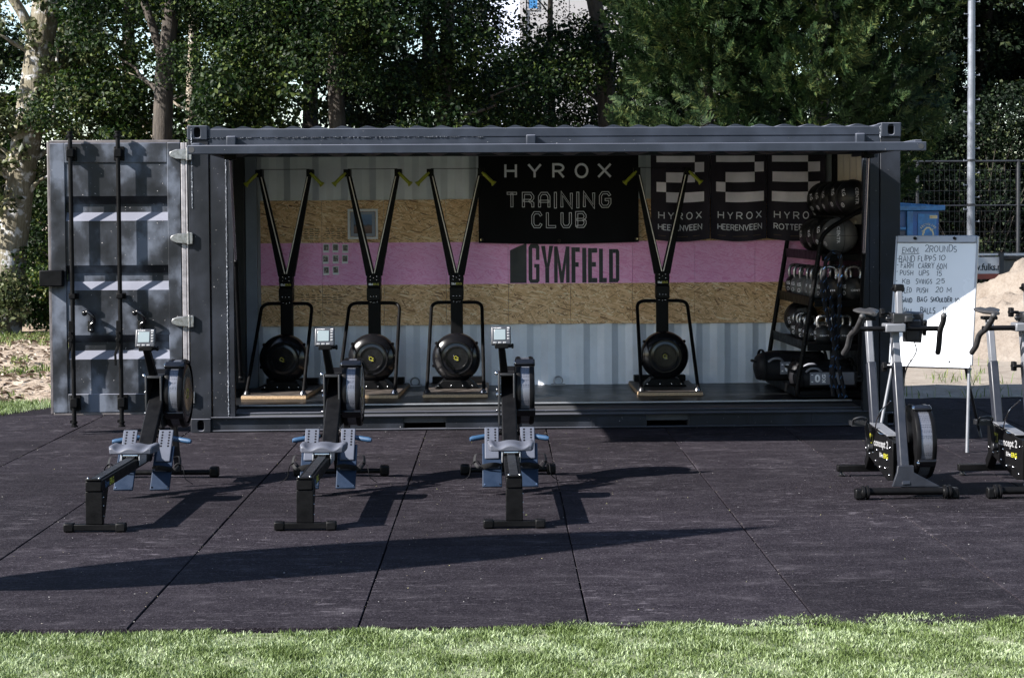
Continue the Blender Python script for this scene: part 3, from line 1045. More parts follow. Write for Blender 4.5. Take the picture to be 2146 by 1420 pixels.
# corner posts and fixed side strips beside the opening
MB().box(0.004, 0.176, 0.0, 0.16, .1185, H - .1185).build('corner_post', M['cont'], box, 0.004)
MB().box(L - .176, L - .004, 0.0, 0.16, .1185, H - .1185).build('corner_post', M['cont'], box, 0.004)
MB().box(0.004, 0.10, D - .16, D, .1185, H - .1185).build('corner_post', M['cont'], box, 0.004)
MB().box(L - .10, L - .004, D - .16, D, .1185, H - .1185).build('corner_post', M['cont'], box, 0.004)
MB().box(0.185, 0.318, 0.008, 0.05, .131, 2.385).build('side_strip', M['cont'], box, 0.003)
MB().box(0.322, 0.376, 0.002, 0.07, .131, 2.385).build('opening_jamb', M['cont'], box, 0.003)
MB().box(5.792, L - .182, 0.008, 0.05, .131, 2.385).build('side_strip', M['cont'], box, 0.003)
MB().box(5.735, 5.788, 0.002, 0.07, .131, 2.385).build('opening_jamb', M['cont'], box, 0.003)
wd = MB()
for zz in np.arange(.14, 2.36, .012):
    wd.sphere((0.320 + random.uniform(-.002, .002), 0.001, zz), random.uniform(.0045, .0075), 6, 4)
wd.build('weld_bead', M['weld'], box)
wd = MB()
for zz in np.arange(1.9, 2.57, .011):
    wd.sphere((0.036 + random.uniform(-.002, .002), -0.012 if zz > 2.47 else 0.0, zz), random.uniform(.004, .0075), 6, 4)
for zz in np.arange(2.46, 2.56, .011):
    wd.sphere((L - .176 + random.uniform(-.002, .002), 0.0, zz), random.uniform(.004, .0075), 6, 4)
wd.build('weld_bead', M['weld'], box)
wd = MB()
for xx in np.arange(.18, 2.5, .017):
    if random.random() < .75:
        wd.sphere((xx, -0.001, 2.487 + random.uniform(-.003, .003)), random.uniform(.0025, .0055), 6, 4, 1.8)
wd.build('weld_bead', M['weld_dark'], box)
# top rail: box section above, flat header below
MB().box(.1765, L - .1765, 0.0, 0.06, 2.488, 2.562).build('top_rail', M['rail'], box, 0.004)
MB().box(.1765, L - .1765, 0.006, 0.05, 2.386, 2.4865).build('header_plate', M['rail'], box, 0.003)
MB().box(.10, L - .10, D - .06, D, 2.47, 2.562).build('top_rail', M['cont'], box, 0.004)
MB().box(0.0, .06, .16, D - .16, 2.45, 2.56).build('end_header', M['cont'], box, 0.004)
MB().box(L - .06, L, .16, D - .16, 2.47, 2.56).build('end_header', M['cont'], box, 0.004)
# bottom rail: channel with lips and two forklift pockets
br = MB()
br.box(.173, L - .173, -0.012, 0.05, .118, .130)
br.box(.173, L - .173, -0.004, 0.05, .004, .016)
for a, b2 in ((.173, 1.797), (2.162, 3.873), (4.241, L - .173)):
    br.box(a, b2, 0.022, 0.045, .0162, .1178)
br.build('bottom_rail', M['cont'], box, 0.002)
pk = MB()
for a, b2 in ((1.797, 2.162), (3.873, 4.241)):
    pk.box(a, a + .006, 0.046, 1.2, .0165, .1175)
    pk.box(b2 - .006, b2, 0.046, 1.2, .0165, .1175)
    pk.box(a + .0065, b2 - .0065, 1.19, 1.2, .0165, .1175)
pk.build('forklift_pocket', M['ceil'], box)
sp = MB()
for xx in (1.15, 2.75, 3.4, 4.75, 5.3):
    sp.box(xx, xx + .035, 0.012, 0.0215, .017, .117)
sp.build('rail_stiffener', M['cont'], box, 0.001)
MB().box(.10, L - .10, D - .05, D, .02, .16).build('bottom_rail', M['cont'], box, 0.002)
# ledge, floor, bright floor edge
MB().box(.33, 5.78, 0.051, 0.60, .06, .138).build('entry_ledge', M['ceil'], box, 0.004)
MB().box(.33, 5.78, 0.052, 0.085, .139, .158).build('ledge_angle', M['cont'], box, 0.003)
MB().box(.06, 5.99, 0.60, D - .051, .05, .1655).build('floor', M['floor'], box)
MB().box(.34, 5.77, 0.590, 0.604, .158, .1715).build('floor_edge', M['silver'], box, 0.002)


def corrugated(name, mat, x0, x1, fixed, axis='x', pitch=.278, depth=.046, z0=.16, z1=2.47, th=.004, phase=0.0, sign=1):
    """vertical trapezoid corrugation along an axis; profile extruded in z"""
    prof = []
    x = x0
    seq = [(.072, 0), (.067, 1), (.072, 1), (.067, 0)]
    k = 0
    prof.append((x, 0))
    lvl = 0
    while x < x1 - 1e-6:
        w, to = seq[k % 4]
        w *= pitch / .278
        x = min(x + w, x1)
        prof.append((x, to))
        k += 1
    vs, fs = [], []
    for (u, l) in prof:
        for off in (0, th):
            w = fixed + sign * (l * depth + off)
            for z in (z0, z1):
                vs.append((u, w, z) if axis == 'x' else (w, u, z))
    n = len(prof)
    for i in range(n - 1):
        a, b2 = i * 4, (i + 1) * 4
        fs += [(a, b2, b2 + 1, a + 1), (a + 2, a + 3, b2 + 3, b2 + 2)]
    return MB().add(vs, fs).build(name, mat, box, flat=True)


corrugated('back_wall', M['white_wall'], .10, L - .10, 2.376, 'x')
corrugated('end_wall', M['beige_wall'], .16, D - .16, L - .012, 'y', sign=-1)
# roof sheet with raised crests
vs, fs = [], []
x = .18
k = 0
prof = []
while x < L - .18:
    for w, l in ((.065, 0), (.022, 1), (.100, 1), (.022, 0)):
        prof.append((x, l))
        x += w
prof.append((L - .18, 0))
for u, l in prof:
    for off in (0, .004):
        for y in (.02, D - .02):
            vs.append((u, y, 2.558 + l * .024 + off))
for i in range(len(prof) - 1):
    a, b2 = i * 4, (i + 1) * 4
    fs += [(a, b2, b2 + 1, a + 1), (a + 2, a + 3, b2 + 3, b2 + 2)]
k0 = len(vs)
for u, l in prof:
    vs += [(u, .0195, 2.555), (u, .0195, 2.562 + l * .024)]
for i in range(len(prof) - 1):
    fs.append((k0 + 2 * i, k0 + 2 * i + 2, k0 + 2 * i + 3, k0 + 2 * i + 1))
MB().add(vs, fs).build('roof', M['rail'], box, flat=True)
MB().box(.08, L - .08, .07, D - .07, 2.49, 2.50).build('ceiling', M['wall_edge'], box)
# small fittings under the header
for xx in (.66, 1.62, 5.18):
    f = MB().box(xx, xx + .29, .09, .16, 2.37, 2.40).build('latch_plate', M['black_metal'], box, .003)
    MB().cyl((xx + .05, .088, 2.375), (xx + .05, .078, 2.375), .012, 14).build('latch_bolt', M['chrome'], f)
for xx in (.33, 2.855, 5.66):
    hb = MB().box(xx, xx + .085, -.045, -.001, 2.395, 2.502).build('flap_hinge', M['rail'], box, .012, 3)
    MB().cyl((xx + .055, -.048, 2.405), (xx + .055, -.03, 2.405), .012, 12).build('hinge_bolt', M['dark_metal'], hb)
# seldom seen parts: the closed rear leaf of the end doors
MB().box(.0, .05, 1.22, D - .165, .165, 2.445).build('closed_door', M['door'], box, .004)
MB().box(.105, .225, 2.20, 2.37, .166, 2.46).build('rear_corner_post', M['ceil'], box, .004)
MB().box(.2255, .335, 2.30, 2.372, .166, 2.46).build('rear_corner_post', M['wall_edge'], box, .004)
MB().box(.06, .085, .10, 1.18, .166, .24).build('door_sill', M['ceil'], box, .003)
# lashing rings at the foot of the back wall
for xx in (1.855, 3.254):
    rg = MB().tube([(xx + .042 * math.cos(a), 2.335, .208 + .042 * math.sin(a)) for a in np.linspace(0, 2 * math.pi, 19)[:-1]], .008, 8, closed=True).build('lashing_ring', M['silver'], box)
    MB().box(xx - .07, xx + .07, 2.30, 2.372, .166, .178).build('ring_plate', M['silver'], rg, .003)

# ---- strand boards on the back wall
edges = [0.362, 0.960, 1.562, 2.167, 2.773, 3.381, 3.990, 4.600, 5.196, 5.684, 5.93]
for i in range(len(edges) - 1):
    a, b2 = edges[i] + .0012, edges[i + 1] - .0012
    dz = random.uniform(-.004, .004)
    MB().box(a, b2, 2.352 + random.uniform(-.0012, .0012), 2.372, .762 + dz, 1.985 + dz).build('wall_panel', M['osb'], box, .0015, 1)


def wall(y):
    return lambda u, v, d: (u, y - d, v)


# painted wall logo on the boards
lg = MB()
W = wall(2.3495)
def poly(pts):
    lg.add([W(u, v, .0006) for u, v in pts], [tuple(range(len(pts)))])
bz, tz = 1.166, 1.535
poly([(2.790, bz), (2.952, bz), (2.952, tz + .02), (2.868, tz - .012), (2.790, tz - .05)])
gx = [(2.972, .112), (3.098, .112), (3.222, .150), (3.392, .088), (3.497, .040), (3.554, .096), (3.662, .082), (3.760, .100)]
def top_at(x):
    return tz - (x - 2.97) * .055
def rect(x0, x1, z0, z1):
    poly([(x0, z0), (x1, z0), (x1, z1), (x0, z1)])
x, w = gx[0]                                 # G
t = .036
H1 = top_at(x)
poly([(x, bz + .03), (x + .018, bz), (x + t, bz + .035), (x + t, H1 - .03), (x + .018, H1 + .01), (x, H1 - .02)])
poly([(x + .018, bz), (x + .09, bz), (x + .066, bz + .035), (x + t, bz + .035)])
poly([(x + .09, bz), (x + w - .006, bz + .02), (x + w - .006, bz + .185), (x + .072, bz + .185), (x + .072, bz + .04), (x + .066, bz + .035)])
rect(x + .055, x + .0715, bz + .150, bz + .185)
poly([(x + .018, H1 + .01), (x + t, H1 - .03), (x + .066, H1 - .03), (x + .09, H1 + .01)])
poly([(x + .09, H1 + .01), (x + .066, H1 - .03), (x + .072, H1 - .035), (x + .072, bz + .225), (x + w - .006, bz + .225), (x + w - .006, H1 - .012)])
x, w = gx[1]                                 # Y
H1 = top_at(x)
c = x + w / 2
rect(c - .019, c + .019, bz, bz + .15)
poly([(c - .019, bz + .1505), (c, bz + .1505), (c, bz + .19), (x + .036, H1), (x - .004, H1)])
poly([(c, bz + .1505), (c + .019, bz + .1505), (x + w + .004, H1), (x + w - .036, H1), (c, bz + .19)])
x, w = gx[2]                                 # M
H1 = top_at(x)
rect(x, x + .034, bz, H1)
rect(x + w - .034, x + w, bz, H1)
c = x + w / 2
poly([(x + .0345, H1), (x + .0345, bz + .20), (c - .016, bz), (c, bz), (c, bz + .11)])
poly([(c, bz + .11), (c, bz), (c + .016, bz), (x + w - .0345, bz + .20), (x + w - .0345, H1)])
for gi, ch in ((3, 'F'), (5, 'E')):
    x, w = gx[gi]
    H1 = top_at(x)
    rect(x, x + .038, bz, H1)
    rect(x + .0385, x + w - .006, H1 - .045, H1)
    rect(x + .0385, x + w - .018, bz + .155, bz + .20)
    if ch == 'E':
        rect(x + .0385, x + w - .006, bz, bz + .045)
x, w = gx[4]
rect(x, x + w, bz, top_at(x))
x, w = gx[6]
rect(x, x + .038, bz, top_at(x))
rect(x + .0385, x + w - .006, bz, bz + .045)
x, w = gx[7]                                 # D
H1 = top_at(x)
rect(x, x + .038, bz, H1)
rect(x + .0385, x + .066, bz, bz + .038)
rect(x + .0385, x + .066, H1 - .038, H1)
poly([(x + .0665, bz), (x + .085, bz), (x + w, bz + .028), (x + w, H1 - .028), (x + .085, H1), (x + .0665, H1), (x + .0665, bz)][:-1]) if False else None
poly([(x + .0665, bz), (x + .085, bz), (x + w, bz + .022), (x + w, bz + .17), (x + .0665, bz + .17)])
poly([(x + .0665, bz + .1705), (x + w, bz + .1705), (x + w, H1 - .022), (x + .085, H1), (x + .0665, H1)])
lg.build('wall_lettering', M['black_print'], box, flat=True, recalc=False)
# faint manufacturer stamps on the raw boards
st = MB()
for r_ in range(5):
    z = 1.70 - r_ * .022
    for q in range(9):
        x = .735 + q * .052 + random.uniform(0, .01)
        if q not in (4,):
            rect_patch(st, x, x + random.uniform(.02, .042), z, z + .008, W, .0006)
for r_ in range(4):
    z = 1.06 - r_ * .024
    for q in range(8):
        x = .745 + q * .052 + random.uniform(0, .01)
        rect_patch(st, x, x + random.uniform(.02, .042), z, z + .008, W, .0006)
M['stamp'] = simple('faded_stamp_ink', (0.10, 0.062, 0.035), 0.7)
st.build('board_stamp', M['stamp'], box, flat=True)

# ---- opened end door, swung flat beside the front
DZ0, DZ1, DX0, DX1 = .168, 2.462, -1.165, -.062
door = MB()
door.box(DX0 + .012, DX0 + .135, .002, .055, DZ0 + .012, DZ1 - .012)
door.box(DX1 - .11, DX1, .002, .055, DZ0 + .012, DZ1 - .012)
door.box(DX0 + .136, DX1 - .111, .002, .055, 2.285, DZ1 - .012)
door.box(DX0 + .136, DX1 - .111, .002, .055, DZ0 + .012, .335)
door = door.build('door', M['door'], box, .004)
prof = [(.012, .3355), (.012, .628), (.062, .700), (.062, .769), (.012, .833), (.012, 1.212), (.062, 1.285), (.062, 1.353), (.012, 1.422), (.012, 1.796), (.062, 1.868), (.062, 1.936), (.012, 2.004), (.012, 2.2845)]
vs, fs = [], []
for y, z in prof:
    for off in (0, .004):
        vs += [(DX0 + .1362, y + off, z), (DX1 - .1112, y + off, z)]
for i in range(len(prof) - 1):
    a, b2 = i * 4, (i + 1) * 4
    fs += [(a, a + 1, b2 + 1, b2), (a + 2, b2 + 2, b2 + 3, a + 3)]
MB().add(vs, fs).build('pressed_panel', M['door'], door, .004, flat=True)
sl = MB()
sl.box(DX0 - .012, DX0 + .0115, .01, .05, DZ0, DZ1)
sl.box(DX0 + .012, DX1, .008, .05, DZ1 - .0115, DZ1 + .012)
sl.box(DX0 + .012, DX1, .008, .05, DZ0 - .012, DZ0 + .0115)
M['door_edge'] = simple('worn_door_edge', (0.075, 0.066, 0.068), 0.5, 0, 0.4, 10)
sl.build('door_seal', M['door_edge'], door, .004)
MB().box(-.058, -.020, .004, .05, .17, 2.45).build('door_seal', M['gasket'], door, .006, 3)
MB().box(-.016, -.002, -.004, .05, .17, 2.45).build('door_seal', M['gasket'], door, .004, 3)
for bxx in (-.967, -.570):
    MB().tube([(bxx, -.062, .11), (bxx, -.062, 2.50)], .0185, 14).build('locking_bar', M['black_metal'], door)
    for z0, z1 in ((2.30, 2.42), (.20, .33)):
        b_ = MB().box(bxx - .045, bxx + .045, -.012, .0015, z0, z1)
        b_.box(bxx - .030, bxx + .030, -.088, -.0125, z0 + .03, z1 - .02)
        b_ = b_.build('bar_bracket', M['black_metal'], door, .006)
        bo = MB()
        for dx in (-.035, .035):
            for dz in (.022, .098):
                bo.sphere((bxx + dx, -.014, z0 + dz), .008, 8, 6)
    for zc in (1.165,):
        b_ = MB().box(bxx - .042, bxx + .042, -.01, .0015, zc - .025, zc + .025)
        b_.box(bxx - .026, bxx + .026, -.086, -.0105, zc - .020, zc + .020)
        b_.build('bar_bracket', M['black_metal'], door, .005)
    for z0, up in ((2.50, 1), (.11, -1)):
        c_ = MB().lathe([(.0, 0), (.030, 0), (.030, .012), (.020, .016), (.020, .028), (.027, .032), (.027, .046), (.0, .046)], (bxx, -.062, z0 if up > 0 else z0 - .046), 'z', 14)
        c_.box(bxx - .034, bxx + .014, -.075, -.05, z0 - .012, z0 + .012)
        c_.build('bar_cam', M['black_metal'], door)
    # handle hinged to the bar, hanging down its left side
    hd = MB().box(bxx - .030, bxx + .012, -.100, -.080, .86, .96)
    hd.beam((bxx - .018, -.098, .87), (bxx - .016, -.098, .74), .026, .012, (0, 1, 0))
    hd.beam((bxx - .016, -.098, .745), (bxx - .040, -.100, .68), .022, .012, (0, 1, 0))
    hd.beam((bxx - .040, -.100, .685), (bxx - .036, -.100, .585), .020, .012, (0, 1, 0))
    hd.cyl((bxx - .017, -.106, .80), (bxx - .017, -.09, .80), .020, 12)
    hd.build('bar_handle', M['black_metal'], door, .003)
for hx in (-.83, -.41):
    hk = MB().tube(bezier([(hx - .045, -.02, 1.02), (hx - .02, -.06, 1.035), (hx + .03, -.07, 1.0), (hx + .04, -.055, .95), (hx + .01, -.05, .92), (hx + .015, -.045, .88)], 6), .016, 8)
    hk.sphere((hx - .045, -.03, 1.02), .024, 10, 8)
    hk.sphere((hx + .015, -.045, .875), .022, 10, 8)
    hk.box(hx - .02, hx + .03, -.03, .011, .865, .955)
    hk.build('handle_hook', M['gloss_black'], door, .003)
for hz in (2.352, 1.645, .945, .30):
    hg = MB()
    hg.prism([(-.150, hz), (-.140, hz + .022), (-.095, hz + .040), (.0, hz + .046), (.0, hz - .046), (-.095, hz - .040), (-.140, hz - .022)], 'xz', -.030, .0015)
    hg.box(.012, .040, -.030, -.0045, hz - .05, hz + .05)
    hg.cyl((.002, -.022, hz - .055), (.002, -.022, hz + .055), .013, 12)
    hg.build('door_hinge', M['hinge'], door, .005)
lb = MB().box(-1.237, -1.045, -.085, .0, 1.250, 1.385).build('lock_box', M['black_metal'], door, .008)

# ---- raised side flap, hung from the header
flap = MB().box(.318, 5.692, -2.255, -2.19, 2.270, 2.334)
flap.box(.345, .40, -2.1895, -.05, 2.30, 2.352)
flap.box(5.62, 5.675, -2.1895, -.05, 2.30, 2.352)
flap.box(.4005, 5.6195, -.11, -.05, 2.322, 2.372)
flap = flap.build('flap', M['rail'], box, .005)
vs, fs = [], []
x, k, prof = .40, 0, []
while x < 5.62:
    for w, l in ((.072, 0), (.067, 0), (.072, 1), (.067, 1)):
        prof.append((min(x, 5.62), l))
        x += w
for u, l in prof:
    for off in (0, .003):
        for y, z in ((-2.225, 2.3025), (-.111, 2.325)):
            vs.append((u, y, z + l * .024 + off))
for i in range(len(prof) - 1):
    a, b2 = i * 4, (i + 1) * 4
    fs += [(a, b2, b2 + 1, a + 1), (a + 2, a + 3, b2 + 3, b2 + 2)]
MB().add(vs, fs).build('flap_sheet', M['ceil'], flap, flat=True)
MB().cyl((.348, -2.2565, 2.302), (.348, -2.254, 2.302), .022, 18).build('tube_hole', M['ceil'], flap)
MB().cyl((5.652, -2.2565, 2.302), (5.652, -2.254, 2.302), .020, 18).build('tube_hole', M['ceil'], flap)
for a, b2, c in (((.424, .03, .46), (.441, -.40, 1.44), (.475, -.97, 2.27)), ((5.694, .03, .42), (5.641, -.40, 1.45), (5.60, -.62, 2.27))):
    if c[0] > 3:
        a, b2, c = (5.70, .02, .42), (5.665, -.33, 1.46), (5.638, -.60, 2.27)
    s_ = MB().tube([a, b2], .0165, 12)
    s_.tube([Vector(b2) + (Vector(b2) - Vector(c)).normalized() * .02, Vector(b2) + (Vector(c) - Vector(b2)).normalized() * .03], .021, 12)
    s_.sphere(a, .026, 10, 8)
    s_.box(a[0] - .03, a[0] + .03, a[1] - .015, .052, a[2] - .04, a[2] + .04)
    s_ = s_.build('gas_strut', M['black_metal'], flap)
    MB().tube([b2, c], .0115, 12).build('strut_rod', M['chrome'], flap)
    MB().box(c[0] - .045, c[0] + .045, c[1] - .05, c[1] + .05, 2.272, 2.33).build('strut_mount', M['black_metal'], flap, .005)
# ================================================================== SKI MACHINES (four, along the back wall)
def make_ski():
    t = thing('ski_machine', 'x', 'ski machine')
    MB().box(-.297, .297, -.80, .38, .001, .030).build('base_board', M['ply_edge'], t, .003)
    MB().box(-.290, .290, -.793, .373, .0305, .037).build('base_top', M['base_top'], t, .002)
    MB().box(-.25, .25, .25, .36, .0415, .10).build('rear_beam', M['black_metal'], t, .006)
    # housing of the fan
    cz, cy = .325, -.20
    prof = [(.0, -.105), (.030, -.107), (.034, -.100), (.098, -.100), (.102, -.108), (.110, -.108), (.114, -.096), (.138, -.092), (.144, -.104), (.152, -.104), (.158, -.090), (.200, -.072), (.222, -.045), (.230, -.01), (.230, .05), (.215, .075), (.0, .08)]
    f = MB().lathe(prof, (0, cy, cz), 'y', 44).build('fan_housing', M['gloss_black'], t, angle=30)
    cl = MB()
    for a in (35, 145, 270, 200):
        c, s = math.cos(R(a)), math.sin(R(a))
        cl.sphere((c * .232, cy + .01, cz + s * .232), .016, 8, 6, 1, 2.2, 1)
    cl.build('housing_clip', M['gloss_black'], f)
    lo = MB()
    mp = lambda u, v, d: (u, cy - .1075 - d, cz + v)
    ribbon(lo, _arc(-.006, .003, .015, .016, 50, 310, 10), .005, mp, .001)
    ribbon(lo, [(.003, .004), (.011, .011), (.018, .003), (.004, -.019), (.021, -.019)], .0045, mp, .0014)
    lo.build('emblem', M['yel_print'], f, flat=True, recalc=False)
    # foot of the column
    MB().prism([(-.21, .0415), (.21, .0415), (.13, .115), (-.13, .115)], 'xz', -.30, -.06).build('column_foot', M['black_metal'], t, .006)
    bo = MB()
    for x in (-.17, -.05, .06, .15):
        bo.sphere((x, -.303, .065), .008, 8, 6)
    bo.build('foot_bolt', M['chrome'], t)['kind'] = 'stuff'
    MB().box(-.058, .058, -.035, .035, .10, .98).build('column', M['black_metal'], t, .008)
    MB().box(-.066, .066, -.075, .045, .86, .985).build('bracket', M['black_plastic'], t, .008)
    MB().prism([(-.062, .986), (.062, .986), (.068, 1.06), (.062, 1.13), (.0, 1.105), (-.062, 1.13), (-.068, 1.06)], 'xz', -.055, .04).build('yoke', M['black_metal'], t, .005)
    bo = MB()
    for x, z in ((-.03, 1.09), (.0, 1.075), (.03, 1.09), (-.03, 1.055), (.03, 1.055), (-.03, .845), (.0, .84), (.03, .845), (-.03, .90), (.0, .90), (.03, .90)):
        bo.sphere((x, -.058 if z > .99 else (-.078 if z > .86 else -.038), z), .0065, 8, 6)
    bo.build('yoke_bolt', M['chrome'], t)['kind'] = 'stuff'
    mp = lambda u, v, d: (u, -.0555 - d, v)
    a = MB()
    put_text(a, 'Ski', -.048, -.008, 1.005, 1.026, mp, .001, .03)
    a.build('lettering', M['white_print'], t, flat=True, recalc=False)
    a = MB()
    put_text(a, 'ERG', -.004, .050, 1.005, 1.026, mp, .001, .03)
    a.build('lettering', M['yel_print'], t, flat=True, recalc=False)
    for s in (-1, 1):
        arm = MB().beam((s * .034, 0, 1.10), (s * .232, -.03, 2.06), .085, .070, (0, 1, 0), .046, .034).build('arm', M['black_metal'], t, .006)
        MB().tube([(s * .008, -.062, 1.12), (s * .222, -.075, 2.045)], .0055, 6).build('drive_cord', M['cord'], t)
        p = MB().box(s * .242 - .032, s * .242 + .032, -.085, .02, 2.035, 2.105)
        p.cyl((s * .25, -.10, 2.06), (s * .25, -.0855, 2.06), .022, 12)
        p.cyl((s * .232, -.088, 2.092), (s * .232, -.0855, 2.092), .008, 8)
        p.build('pulley_block', M['black_plastic'], t, .008)
        a0, d = Vector((s * .250, -.095, 2.07)), Vector((s * .72, -.10, -.70)).normalized()
        h = MB().tube([a0, a0 + d * .02, a0 + d * .025, a0 + d * .135, a0 + d * .158, a0 + d * .163], [.011, .011, .0165, .0165, .029, .027], 12)
        h.build('handle', M['yellow'], t)
    MB().tube([(-.235, -.04, 2.108), (0, -.04, 2.106), (.235, -.04, 2.108)], .0035, 6).build('link_cord', M['dark_metal'], t)
    pts = fillet([(-.262, -.73, .042), (-.24, .02, .835), (.24, .02, .835), (.262, -.73, .042)], .085, 6)
    MB().tube(pts, .0165, 12, up=(0, 1, 0)).build('support_tube', M['black_metal'], t)
    MB().lathe([(.0, 0), (.034, 0), (.030, .012), (.018, .03), (.0, .03)], (.258, -.72, .0415), 'z', 14).build('tube_foot', M['chrome'], t)
    MB().lathe([(.0, 0), (.034, 0), (.030, .012), (.018, .03), (.0, .03)], (-.258, -.72, .0415), 'z', 14).build('tube_foot', M['dark_metal'], t)
    return t


M['base_top'] = simple('worn_black_base', (0.035, 0.028, 0.024), 0.55, 0, 0.6, 18)
ski0 = make_ski()
index_kids()
skis = [((.651, 1.93), .075, 'black ski machine farthest left in the container, beside the left jamb'),
        ((1.482, 1.93), .070, 'black ski machine standing in front of the framed picture'),
        ((2.266, 1.93), .030, 'black ski machine with one arm in front of the big black banner\'s left edge'),
        ((4.232, 1.93), .020, 'black ski machine standing alone right of the wall lettering, before the hanging flags')]
for i, (p, rz, lab) in enumerate(skis):
    o = ski0 if i == 0 else copy_tree(ski0)
    o.location = (p[0], p[1], .166)
    o.rotation_euler = (0, 0, -rz)
    tag(o, lab, 'ski machine', 'ski machines along the back wall')


# ================================================================== ROWING MACHINES
def make_rower():
    t = thing('rowing_machine', 'x', 'rowing machine')
    MB().box(-.155, .155, -.022, .022, .010, .045).build('rear_foot', M['black_metal'], t, .004)
    for s in (-1, 1):
        MB().box(s * .150 - .030, s * .150 + .030, -.027, .027, .002, .052).build('foot_cap', M['black_plastic'], t, .008)
    lg_ = MB().box(-.049, .049, -.024, .024, .0455, .236)
    lg_.prism([(.0245, .236), (.0245, .06), (.06, .075), (.155, .236)], 'yz', -.045, .045)
    lg_.build('rear_leg', M['black_metal'], t, .004)
    # rail
    MB().box(-.047, .047, -.030, 1.40, .2365, .298).build('monorail', M['black_metal'], t, .006)
    MB().box(-.026, .026, -.026, 1.38, .2985, .305).build('rail_track', M['dark_metal'], t, .002)
    MB().box(-.046, .046, -.036, -.012, .299, .311).build('rail_stop', M['black_plastic'], t, .004)
    bo = MB()
    for x in (-.032, .032):
        bo.sphere((x, -.024, .312), .007, 8, 6)
    for z in (.09, .15, .2):
        bo.sphere((.050, .0, z), .004, 8, 6)
    bo.build('rail_screw', M['chrome'], t)['kind'] = 'stuff'
    a = MB()
    mp = lambda u, v, d: (.0475 + d, u, v)
    put_text(a, 'Row', .06, .165, .247, .286, mp, .001, .03)
    a.build('lettering', M['blue_grip'], t, flat=True, recalc=False)
    a = MB()
    put_text(a, 'ERG', .172, .285, .247, .286, mp, .001, .03)
    a.build('lettering', M['yel_print'], t, flat=True, recalc=False)
    # seat, dished and moulded, on a roller carriage
    def seat(u, v):
        x, y = (u - .5) * 2, (v - .5) * 2
        ex = .148 * (1 - .10 * max(0, -y) ** 2) * math.copysign(abs(x) ** .92, x)
        ey = .115 * y * (1 - .10 * x * x)
        z = .378 - .020 * math.exp(-((abs(x) - .52) / .30) ** 2) * (1 - .35 * y) - .012 * max(0, abs(x) - .86) / .14 + .008 * abs(x)
        z -= .012 * max(0, abs(y) - .8) / .2
        return (ex, 1.05 + ey, z)
    sm = MB()
    nu, nv = 26, 14
    sm.grid(seat, nu, nv)
    rim = [j * (nu + 1) for j in range(nv + 1)]
    ring = [i for i in range(nu + 1)] + [j * (nu + 1) + nu for j in range(1, nv + 1)] + [nv * (nu + 1) + i for i in range(nu - 1, -1, -1)] + [j * (nu + 1) for j in range(nv - 1, 0, -1)]
    k0 = len(sm.v)
    for i in ring:
        x, y, z = sm.v[i]
        sm.v.append((x * .97, 1.05 + (y - 1.05) * .97, .327))
    n_ = len(ring)
    for i in range(n_):
        sm.f.append((ring[i], ring[(i + 1) % n_], k0 + (i + 1) % n_, k0 + i))
    sm.f.append(tuple(k0 + i for i in range(n_)))
    seat_o = sm.build('seat', M['seat'], t, .006, 2, 50)
    c_ = MB().cyl((-.046, .965, .318), (.046, .965, .318), .017, 16)
    c_.cyl((-.046, 1.02, .288), (.046, 1.02, .288), .001, 6)
    c_.cyl((-.046, 1.13, .318), (.046, 1.13, .318), .017, 16)
    c_.build('seat_roller', M['chrome'], seat_o)
    MB().cyl((-.044, .95, .268), (.044, .95, .268), .001, 5).build('carriage_pin', M['chrome'], seat_o)
    for s in (-1, 1):
        MB().box(s * .056 - .004, s * .056 + .004, .95, 1.15, .255, .3265).build('carriage_plate', M['silver'], seat_o, .003)
    # footboards
    for s in (-1, 1):
        cx = s * .118
        dn, up_ = Vector((cx, 1.26, .055)), Vector((cx, 1.46, .315))
        d = (up_ - dn).normalized()
        nrm = Vector((0, -d.z, d.y))
        m = Matrix.Translation(dn) @ Matrix(((1, 0, 0, 0), (0, d.y, nrm.y, 0), (0, d.z, nrm.z, 0), (0, 0, 0, 1)))
        Ln = (up_ - dn).length
        fb = MB().box(-.064, .064, 0, Ln, -.008, .008, m).build('footboard', M['blue_plate'], t, .006, 3)
        for dx in (-.05, .05):
            MB().cyl(m @ Vector((dx, .016, .0085)), m @ Vector((dx, .016, .011)), .006, 8).build('board_screw', M['chrome'], fb)
        hp = MB().box(-.047, .047, Ln * .62, Ln + .115, .0085, .020, m)
        hp.box(-.050, .050, Ln * .40, Ln * .44, .0085, .032, m)
        hp = hp.build('heel_plate', M['heel'], fb, .010, 3)
        ho = MB()
        for r_ in range(6):
            for dx in (-.023, .023):
                c = m @ Vector((dx, Ln + .095 - r_ * .021, .0202))
                q = m @ Vector((dx, Ln + .095 - r_ * .021, .0206))
                ho.cyl(c, q, .0072, 10)
        ho.build('plate_hole', M['black_plastic'], fb)['kind'] = 'stuff'
        q = [m @ Vector(p) for p in ((-s * .055, Ln * .45, .01), (-s * .035, Ln * .42, .045), (0, Ln * .40, .06), (s * .045, Ln * .40, .045), (s * .066, Ln * .42, .015))]
        MB().tube(bezier(q, 5), .018, 6, squash=.14, up=(0, 1, 0)).build('foot_strap', M['strap'], fb)
        rr = random.Random(3 + s)
        q = [m @ Vector((s * .066, Ln * .45, .015)), m @ Vector((s * .10, Ln * .55, .03)), m @ Vector((s * .135, Ln * .50, .01)), m @ Vector((s * .15, Ln * .32, -.03)), m @ Vector((s * .20, Ln * .22, -.05))]
        MB().tube(bezier(q, 6), .011, 6, squash=.22).build('strap_tail', M['strap'], fb)
